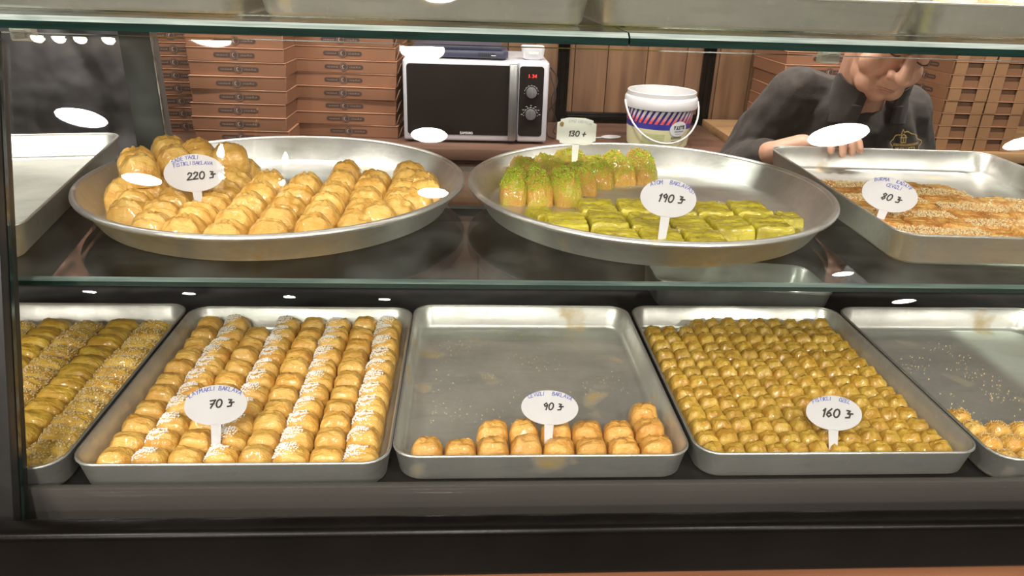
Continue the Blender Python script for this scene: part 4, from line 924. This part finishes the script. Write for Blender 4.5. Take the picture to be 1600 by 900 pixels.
pt = MB(); [ribbon(pt, [(-0.018+k*0.0045, 0.030), (-0.0172+k*0.0045, 0.0365)], 0.0024, IDT) for k in range(9)]; [ribbon(pt, [(-0.016+k*0.006, 0.021), (-0.013+k*0.006, 0.0215)], 0.0022, IDT) for k in range(6)]
wrap(pt, None, R(22), 0.008, 0.0012).build('flavour_lettering', M['ink_black'], bk)
MB().tube([(0.1225*math.cos(a)*1.0, -0.010-0.118*max(0, math.sin(a))**0.9, 0.146-0.118*math.sin(a)) for a in [PI-PI*k/22 for k in range(23)]], 0.0032, 8).build('handle', M['white_plastic'], bk, smooth=True)
# ------------------------------------------------------------------ people
M['skin'] = mat('skin', (0.60, 0.32, 0.22), 0.5, 0.0, (0.66, 0.37, 0.26), 14, bump=0.08, bscale=220, sss=0.15)
M['lips'] = mat('lips', (0.50, 0.23, 0.17), 0.5, 0.0, (0.54, 0.26, 0.195), 60)
M['hair'] = mat('dark_hair', (0.02, 0.013, 0.009), 0.5, 0.0, (0.04, 0.026, 0.018), 90, (1, 1, 6), bump=0.4)
M['fleece'] = mat('charcoal_fleece', (0.036, 0.028, 0.025), 0.9, 0.0, (0.050, 0.040, 0.036), 60, bump=0.5, bscale=420, sheen=0.06)
M['collar'] = mat('charcoal_collar', (0.042, 0.034, 0.031), 0.9, 0.0, (0.056, 0.046, 0.042), 60, bump=0.4, bscale=420, sheen=0.06)
M['black_shirt'] = mat('black_shirt', (0.020, 0.018, 0.019), 0.7, 0.0, (0.028, 0.025, 0.026), 20, bump=0.2, sheen=0.05)
M['trousers'] = mat('dark_trousers', (0.02, 0.02, 0.025), 0.85, 0.0, (0.03, 0.03, 0.035), 40)
M['gold_thread'] = mat('gold_thread', (0.75, 0.50, 0.18), 0.5, 0.2, (0.45, 0.28, 0.09), 200)
M['shoe'] = mat('black_shoe', (0.012, 0.012, 0.012), 0.4)
FOLD = bpy.data.textures.new('cloth_folds', 'CLOUDS'); FOLD.noise_scale = 0.055; FOLD.noise_depth = 1
def remesh(o, vox, smooth=6, fold=0.0):
    r = o.modifiers.new('union', 'REMESH'); r.mode = 'VOXEL'; r.voxel_size = vox; r.use_smooth_shade = True
    s = o.modifiers.new('soften', 'SMOOTH'); s.factor = 0.5; s.iterations = smooth
    if fold:
        d_ = o.modifiers.new('folds', 'DISPLACE'); d_.texture = FOLD; d_.strength = fold; d_.mid_level = 0.5
    return o
def chain(mb, *pr_):
    for k in range(len(pr_)-1): mb.capsule(pr_[k][0], pr_[k][1], pr_[k+1][0], pr_[k+1][1])
def head_parts(mb, T):
    E_ = lambda c, r: mb.ellipsoid(c, r, T=T)
    E_((0, 0.018, 0.035), (0.076, 0.096, 0.085)); E_((0, -0.028, -0.028), (0.067, 0.062, 0.076)); E_((0, -0.032, -0.080), (0.056, 0.052, 0.044))
    E_((0, -0.070, -0.104), (0.024, 0.020, 0.019))
    for s in (-1, 1):
        E_((s*0.042, -0.056, -0.046), (0.028, 0.026, 0.032)); E_((s*0.030, -0.080, 0.020), (0.030, 0.014, 0.010)); E_((s*0.032, -0.077, -0.001), (0.0165, 0.014, 0.0125))
        E_((s*0.0145, -0.099, -0.046), (0.0105, 0.012, 0.0095)); E_((s*0.080, 0.012, -0.012), (0.010, 0.024, 0.034)); E_((s*0.030, -0.062, -0.088), (0.024, 0.026, 0.026))
    mb.capsule((0, -0.088, 0.012), 0.010, (0, -0.116, -0.040), 0.0150, T=T)
    E_((0, -0.084, -0.062), (0.026, 0.014, 0.016))
    E_((0, -0.086, -0.0725), (0.025, 0.0135, 0.0065)); E_((0, -0.0845, -0.0840), (0.021, 0.013, 0.0080))
def arm_hand(mb, wrist, knuck, fingers, thumb):
    mb.capsule(wrist, 0.026, [(wrist[i]+knuck[1][i])/2 for i in range(3)], 0.027)
    for k in knuck: mb.capsule([(wrist[i]*0.55+k[i]*0.45) for i in range(3)], 0.018, k, 0.0125)
    for f in fingers: chain(mb, *[(p, r) for p, r in zip(f, (0.0100, 0.0092, 0.0085, 0.0078))])
    chain(mb, *[(p, r) for p, r in zip(thumb, (0.014, 0.0115, 0.010))])

# server at the right, bending over the tray
pr1 = empty('person', (0.95, 1.9, 0), 0, 'person in a charcoal fleece bending down and gripping the right tray', 'person')
OFF = Matrix.Translation((-0.95, -1.9, 0))
HR = Matrix.Rotation(R(5), 4, 'Z') @ Matrix.Rotation(R(15), 4, 'Y') @ Matrix.Rotation(R(23), 4, 'X')
chin_l = Vector((0, -0.078, -0.120)); HS = Matrix.Diagonal((1.07, 1.0, 0.96, 1))
ho = Vector((0.880, 1.585, 1.380))-(HR @ HS @ chin_l)
HT = Matrix.Translation(ho) @ HR @ HS
body = MB(); head_parts(body, HT)
neck_top = HT @ Vector((0, 0.03, -0.06))
chain(body, (neck_top, 0.056), ((0.925, 1.735, 1.355), 0.062), ((0.935, 1.79, 1.28), 0.10), ((0.95, 1.86, 1.10), 0.12), ((0.95, 1.93, 0.95), 0.12))
chain(body, ((0.935, 1.76, 1.33), 0.06), ((0.79, 1.765, 1.355), 0.045), ((0.69, 1.825, 1.165), 0.036), ((0.676, 1.585, 1.262), 0.027))
chain(body, ((0.935, 1.76, 1.33), 0.06), ((1.065, 1.775, 1.33), 0.045), ((1.15, 1.82, 1.10), 0.036), ((1.08, 1.64, 1.02), 0.027))
for sx in (-0.09, 0.09): chain(body, ((0.95+sx, 1.94, 0.93), 0.085), ((0.95+sx, 1.93, 0.50), 0.055), ((0.95+sx, 1.97, 0.08), 0.04))
kn = [(0.742, 1.524, 1.297), (0.764, 1.522, 1.304), (0.786, 1.524, 1.304), (0.806, 1.530, 1.298)]
fg = [[kn[0], (0.745, 1.497, 1.316), (0.747, 1.470, 1.313), (0.746, 1.458, 1.296)],
      [kn[1], (0.768, 1.493, 1.319), (0.770, 1.465, 1.315), (0.769, 1.453, 1.292)],
      [kn[2], (0.790, 1.494, 1.318), (0.791, 1.468, 1.314), (0.790, 1.457, 1.293)],
      [kn[3], (0.809, 1.503, 1.314), (0.810, 1.478, 1.313), (0.810, 1.463, 1.297)]]
arm_hand(body, (0.684, 1.572, 1.268), kn, fg, [(0.716, 1.540, 1.272), (0.742, 1.520, 1.262), (0.765, 1.512, 1.266)])
k2 = [(1.045, 1.565, 1.00), (1.060, 1.560, 1.00), (1.075, 1.560, 1.00), (1.090, 1.565, 1.00)]
arm_hand(body, (1.078, 1.63, 1.02), k2, [[k, (k[0], k[1]-0.03, k[2]-0.015), (k[0], k[1]-0.04, k[2]-0.04), (k[0], k[1]-0.03, k[2]-0.058)] for k in k2], [(1.055, 1.60, 1.005), (1.03, 1.575, 0.99), (1.02, 1.55, 0.975)])
body.v = [OFF @ v for v in body.v]
remesh(body.build('body', M['skin'], pr1), 0.0034, 9)
lp = MB(); lp.tube([HT @ Vector((0.0045*k, -0.0990+0.00042*k*k*1.3, -0.0780-0.00018*k*k)) for k in range(-5, 6)], [0.0008]+[0.0020]*9+[0.0008], 8)
lp.ellipsoid((0, -0.0862, -0.0845), (0.0175, 0.0124, 0.0058), T=HT)
lp.v = [OFF @ v for v in lp.v]; lp.build('lips', M['lips'], pr1, smooth=True)
for s in (-1, 1):
    eb = MB(); eb.tube([HT @ Vector((s*(0.014+0.009*k), -0.0945+0.0035*k*k*0.4, 0.024+0.003*k-0.0007*k*k)) for k in range(5)], [0.002, 0.0042, 0.0042, 0.0034, 0.0015], 8)
    eb.v = [OFF @ v for v in eb.v]; eb.build('eyebrow', M['hair'], pr1, smooth=True)
    el = MB(); el.tube([HT @ Vector((s*(0.018+0.007*k), -0.0905+0.0016*(k-2)**2, -0.0065-0.0012*(2-abs(k-2)))) for k in range(5)], 0.0013, 6)
    el.v = [OFF @ v for v in el.v]; el.build('eyelashes', M['hair'], pr1, smooth=True)
hr = MB(); hr.ellipsoid((0, 0.034, 0.058), (0.081, 0.098, 0.080), T=HT); hr.ellipsoid((0, 0.062, -0.005), (0.074, 0.066, 0.06), T=HT); hr.ellipsoid((0, -0.045, 0.085), (0.062, 0.05, 0.04), T=HT)
for s in (-1, 1): hr.ellipsoid((s*0.074, -0.012, 0.018), (0.009, 0.018, 0.026), T=HT)
hr.v = [OFF @ v for v in hr.v]; remesh(hr.build('hair', M['hair'], pr1), 0.005, 3)
jk = MB()
chain(jk, ((0.865, 1.765, 1.315), 0.088), ((0.86, 1.80, 1.20), 0.125), ((0.87, 1.88, 1.02), 0.125), ((0.87, 1.93, 0.90), 0.125))
chain(jk, ((1.005, 1.770, 1.300), 0.088), ((1.045, 1.80, 1.19), 0.125), ((1.03, 1.88, 1.02), 0.125), ((1.03, 1.93, 0.90), 0.125))
chain(jk, ((0.935, 1.745, 1.27), 0.10), ((0.95, 1.77, 1.16), 0.12), ((0.95, 1.90, 0.92), 0.13))
chain(jk, ((0.88, 1.765, 1.36), 0.050), ((0.785, 1.765, 1.362), 0.068), ((0.735, 1.80, 1.26), 0.068), ((0.69, 1.825, 1.165), 0.060), ((0.680, 1.72, 1.205), 0.054), ((0.675, 1.625, 1.246), 0.042))
chain(jk, ((1.00, 1.775, 1.345), 0.050), ((1.075, 1.78, 1.325), 0.066), ((1.125, 1.80, 1.20), 0.062), ((1.15, 1.825, 1.10), 0.058), ((1.09, 1.67, 1.03), 0.042))
# neck opening is cut by the standing collar, a part of its own
jk.v = [OFF @ v for v in jk.v]
remesh(jk.build('fleece_jacket', M['fleece'], pr1), 0.0055, 3, 0.013)
co = MB(); n = 60; loops = []
nc = Vector((0.932, 1.715, 1.352)); ax_x = Vector((1, 0, 0)); ax_y = Vector((0, 0.93, -0.36)); ax_z = Vector((0.0, -0.33, 0.94))
for lev, (rr, hh) in enumerate(((0.104, -0.045), (0.095, 0.000), (0.088, 0.040), (0.086, 0.078), (0.081, 0.078), (0.081, 0.038), (0.087, 0.0), (0.096, -0.045))):
    lp_ = []
    for i in range(n):
        a = R(-90+22+(360-44)*i/(n-1)); op = max(0, math.cos(a+PI/2))   # open at the front
        lp_.append(nc+ax_x*math.cos(a)*rr*(1.0+0.10*op)+ax_y*math.sin(a)*rr+ax_z*(hh-0.070*op*(1 if hh > 0 else 0.4)))
    loops.append(lp_)
loops.append(loops[0]); co.loft(loops, False, False, closed=False)
for e in (0, n-1): co.add([l[e] for l in loops[:-1]], [tuple(range(8)) if e else tuple(range(7, -1, -1))])
co.v = [OFF @ v for v in co.v]; co.build('collar', M['collar'], pr1, smooth=True, sharp=60)
# stitched emblem on the chest: ragged oval outline, little gate and lettering
T = OFF @ Matrix.Translation((1.008, 1.664, 1.270)) @ Matrix.Rotation(R(14), 4, 'Z') @ Matrix.Rotation(R(78), 4, 'X') @ Matrix.Scale(1.12, 4)
lg = MB(); outl = []
for i in range(49):
    a = 2*PI*i/48; k = 1+0.07*math.sin(a*9)+0.05*math.sin(a*5+1); outl.append((0.038*math.cos(a)*k, 0.024*math.sin(a)*k+(0.009 if i == 14 else 0)))
ribbon(lg, outl, 0.0020, T, 0.020)
for x0, x1, y0, y1 in ((-0.012, -0.012, 0.004, 0.013), (-0.006, -0.006, 0.004, 0.012), (0.0, 0.0, 0.004, 0.013), (-0.014, 0.002, 0.014, 0.014), (-0.012, -0.006, 0.0165, 0.021), (-0.006, 0.0, 0.021, 0.0165), (-0.012, 0.0, 0.004, 0.004)):
    ribbon(lg, [(x0, y0), (x1, y1)], 0.0022, T, 0.020)
[ribbon(lg, [(-0.030+k*0.0032, -0.0035+3*(-0.030+k*0.0032)**2), (-0.0290+k*0.0032, 0.0005+3*(-0.030+k*0.0032)**2)], 0.0019, T, 0.020) for k in range(20)]; write(lg, 'MUSIN USTA', 0, -0.0155, 0.0085, 0.0018, T, 0.1, -3, z=0.020, space=0.85)
lg.build('chest_emblem', M['gold_thread'], pr1)
zp = MB(); zp.tube([OFF @ Vector(p) for p in ((0.935, 1.634, 1.300), (0.940, 1.638, 1.27), (0.945, 1.640, 1.22))], 0.0022, 6); zp.build('zip', M['black_metal'], pr1, smooth=True)
tr_ = MB()
for sx in (-0.09, 0.09): chain(tr_, ((0.95+sx, 1.94, 0.92), 0.115), ((0.95+sx, 1.93, 0.50), 0.08), ((0.95+sx, 1.97, 0.10), 0.065))
tr_.v = [OFF @ v for v in tr_.v]; remesh(tr_.build('trousers', M['trousers'], pr1), 0.012, 3)
for sx in (-0.09, 0.09):
    MB().loft([[(sx+x, 0.03+y, z) for x, y in rrect(w_, d_, 0.035)] for w_, d_, z in ((0.09, 0.26, 0.0), (0.095, 0.27, 0.02), (0.085, 0.24, 0.06), (0.07, 0.12, 0.09))]).build('shoe', M['shoe'], pr1, smooth=True)

# second server standing behind the left end, only the shirt shows
pr2 = empty('person', (-1.13, 2.02, 0), R(-8), 'person in a loose black shirt standing behind the left end', 'person')
b2 = MB(); T2 = Matrix.Translation((0, -0.01, 1.74)); head_parts(b2, T2)
chain(b2, ((0, 0.02, 1.67), 0.054), ((0, 0.03, 1.54), 0.065), ((0, 0.03, 1.32), 0.10), ((0, 0.03, 0.95), 0.11))
for s in (-1, 1):
    chain(b2, ((0, 0.03, 1.50), 0.05), ((s*0.17, 0.03, 1.49), 0.045), ((s*0.22, 0.05, 1.19), 0.036), ((s*0.20, -0.12, 0.98), 0.027))
    kk = [(s*0.185, -0.19, 0.95), (s*0.205, -0.19, 0.955), (s*0.225, -0.19, 0.955), (s*0.24, -0.185, 0.95)]
    arm_hand(b2, (s*0.205, -0.125, 0.975), kk, [[k, (k[0], k[1]-0.03, k[2]-0.012), (k[0], k[1]-0.045, k[2]-0.03), (k[0], k[1]-0.045, k[2]-0.05)] for k in kk], [(s*0.18, -0.15, 0.96), (s*0.155, -0.175, 0.95), (s*0.15, -0.2, 0.94)])
    chain(b2, ((s*0.09, 0.03, 0.92), 0.085), ((s*0.095, 0.02, 0.50), 0.055), ((s*0.10, 0.04, 0.08), 0.04))
remesh(b2.build('body', M['skin'], pr2), 0.006, 4)
s2 = MB()
for s in (-1, 1):
    chain(s2, ((s*0.07, 0.03, 1.49), 0.085), ((s*0.085, 0.02, 1.30), 0.118), ((s*0.09, 0.02, 0.95), 0.12), ((s*0.09, 0.02, 0.82), 0.125))
    chain(s2, ((s*0.0, 0.03, 1.50), 0.075), ((s*0.17, 0.03, 1.49), 0.070), ((s*0.20, 0.04, 1.34), 0.066), ((s*0.222, 0.05, 1.17), 0.060), ((s*0.21, -0.05, 1.05), 0.05))
chain(s2, ((0, 0.01, 1.50), 0.10), ((0, 0.0, 1.30), 0.125), ((0, 0.0, 0.85), 0.13))
remesh(s2.build('shirt', M['black_shirt'], pr2), 0.007, 3, 0.010)
t2 = MB()
for s in (-1, 1): chain(t2, ((s*0.09, 0.03, 0.90), 0.115), ((s*0.095, 0.02, 0.50), 0.08), ((s*0.10, 0.04, 0.10), 0.065))
remesh(t2.build('trousers', M['trousers'], pr2), 0.012, 3)
h2 = MB(); h2.ellipsoid((0, 0.034, 0.058), (0.081, 0.098, 0.080), T=T2); h2.ellipsoid((0, 0.062, -0.005), (0.074, 0.066, 0.06), T=T2)
remesh(h2.build('hair', M['hair'], pr2), 0.006, 3)
for s in (-1, 1):
    MB().loft([[(s*0.10+x, 0.0+y, z) for x, y in rrect(w_, d_, 0.035)] for w_, d_, z in ((0.09, 0.26, 0.0), (0.095, 0.27, 0.02), (0.085, 0.24, 0.06), (0.07, 0.12, 0.09))]).build('shoe', M['shoe'], pr2, smooth=True)
bpy.context.view_layer.update()
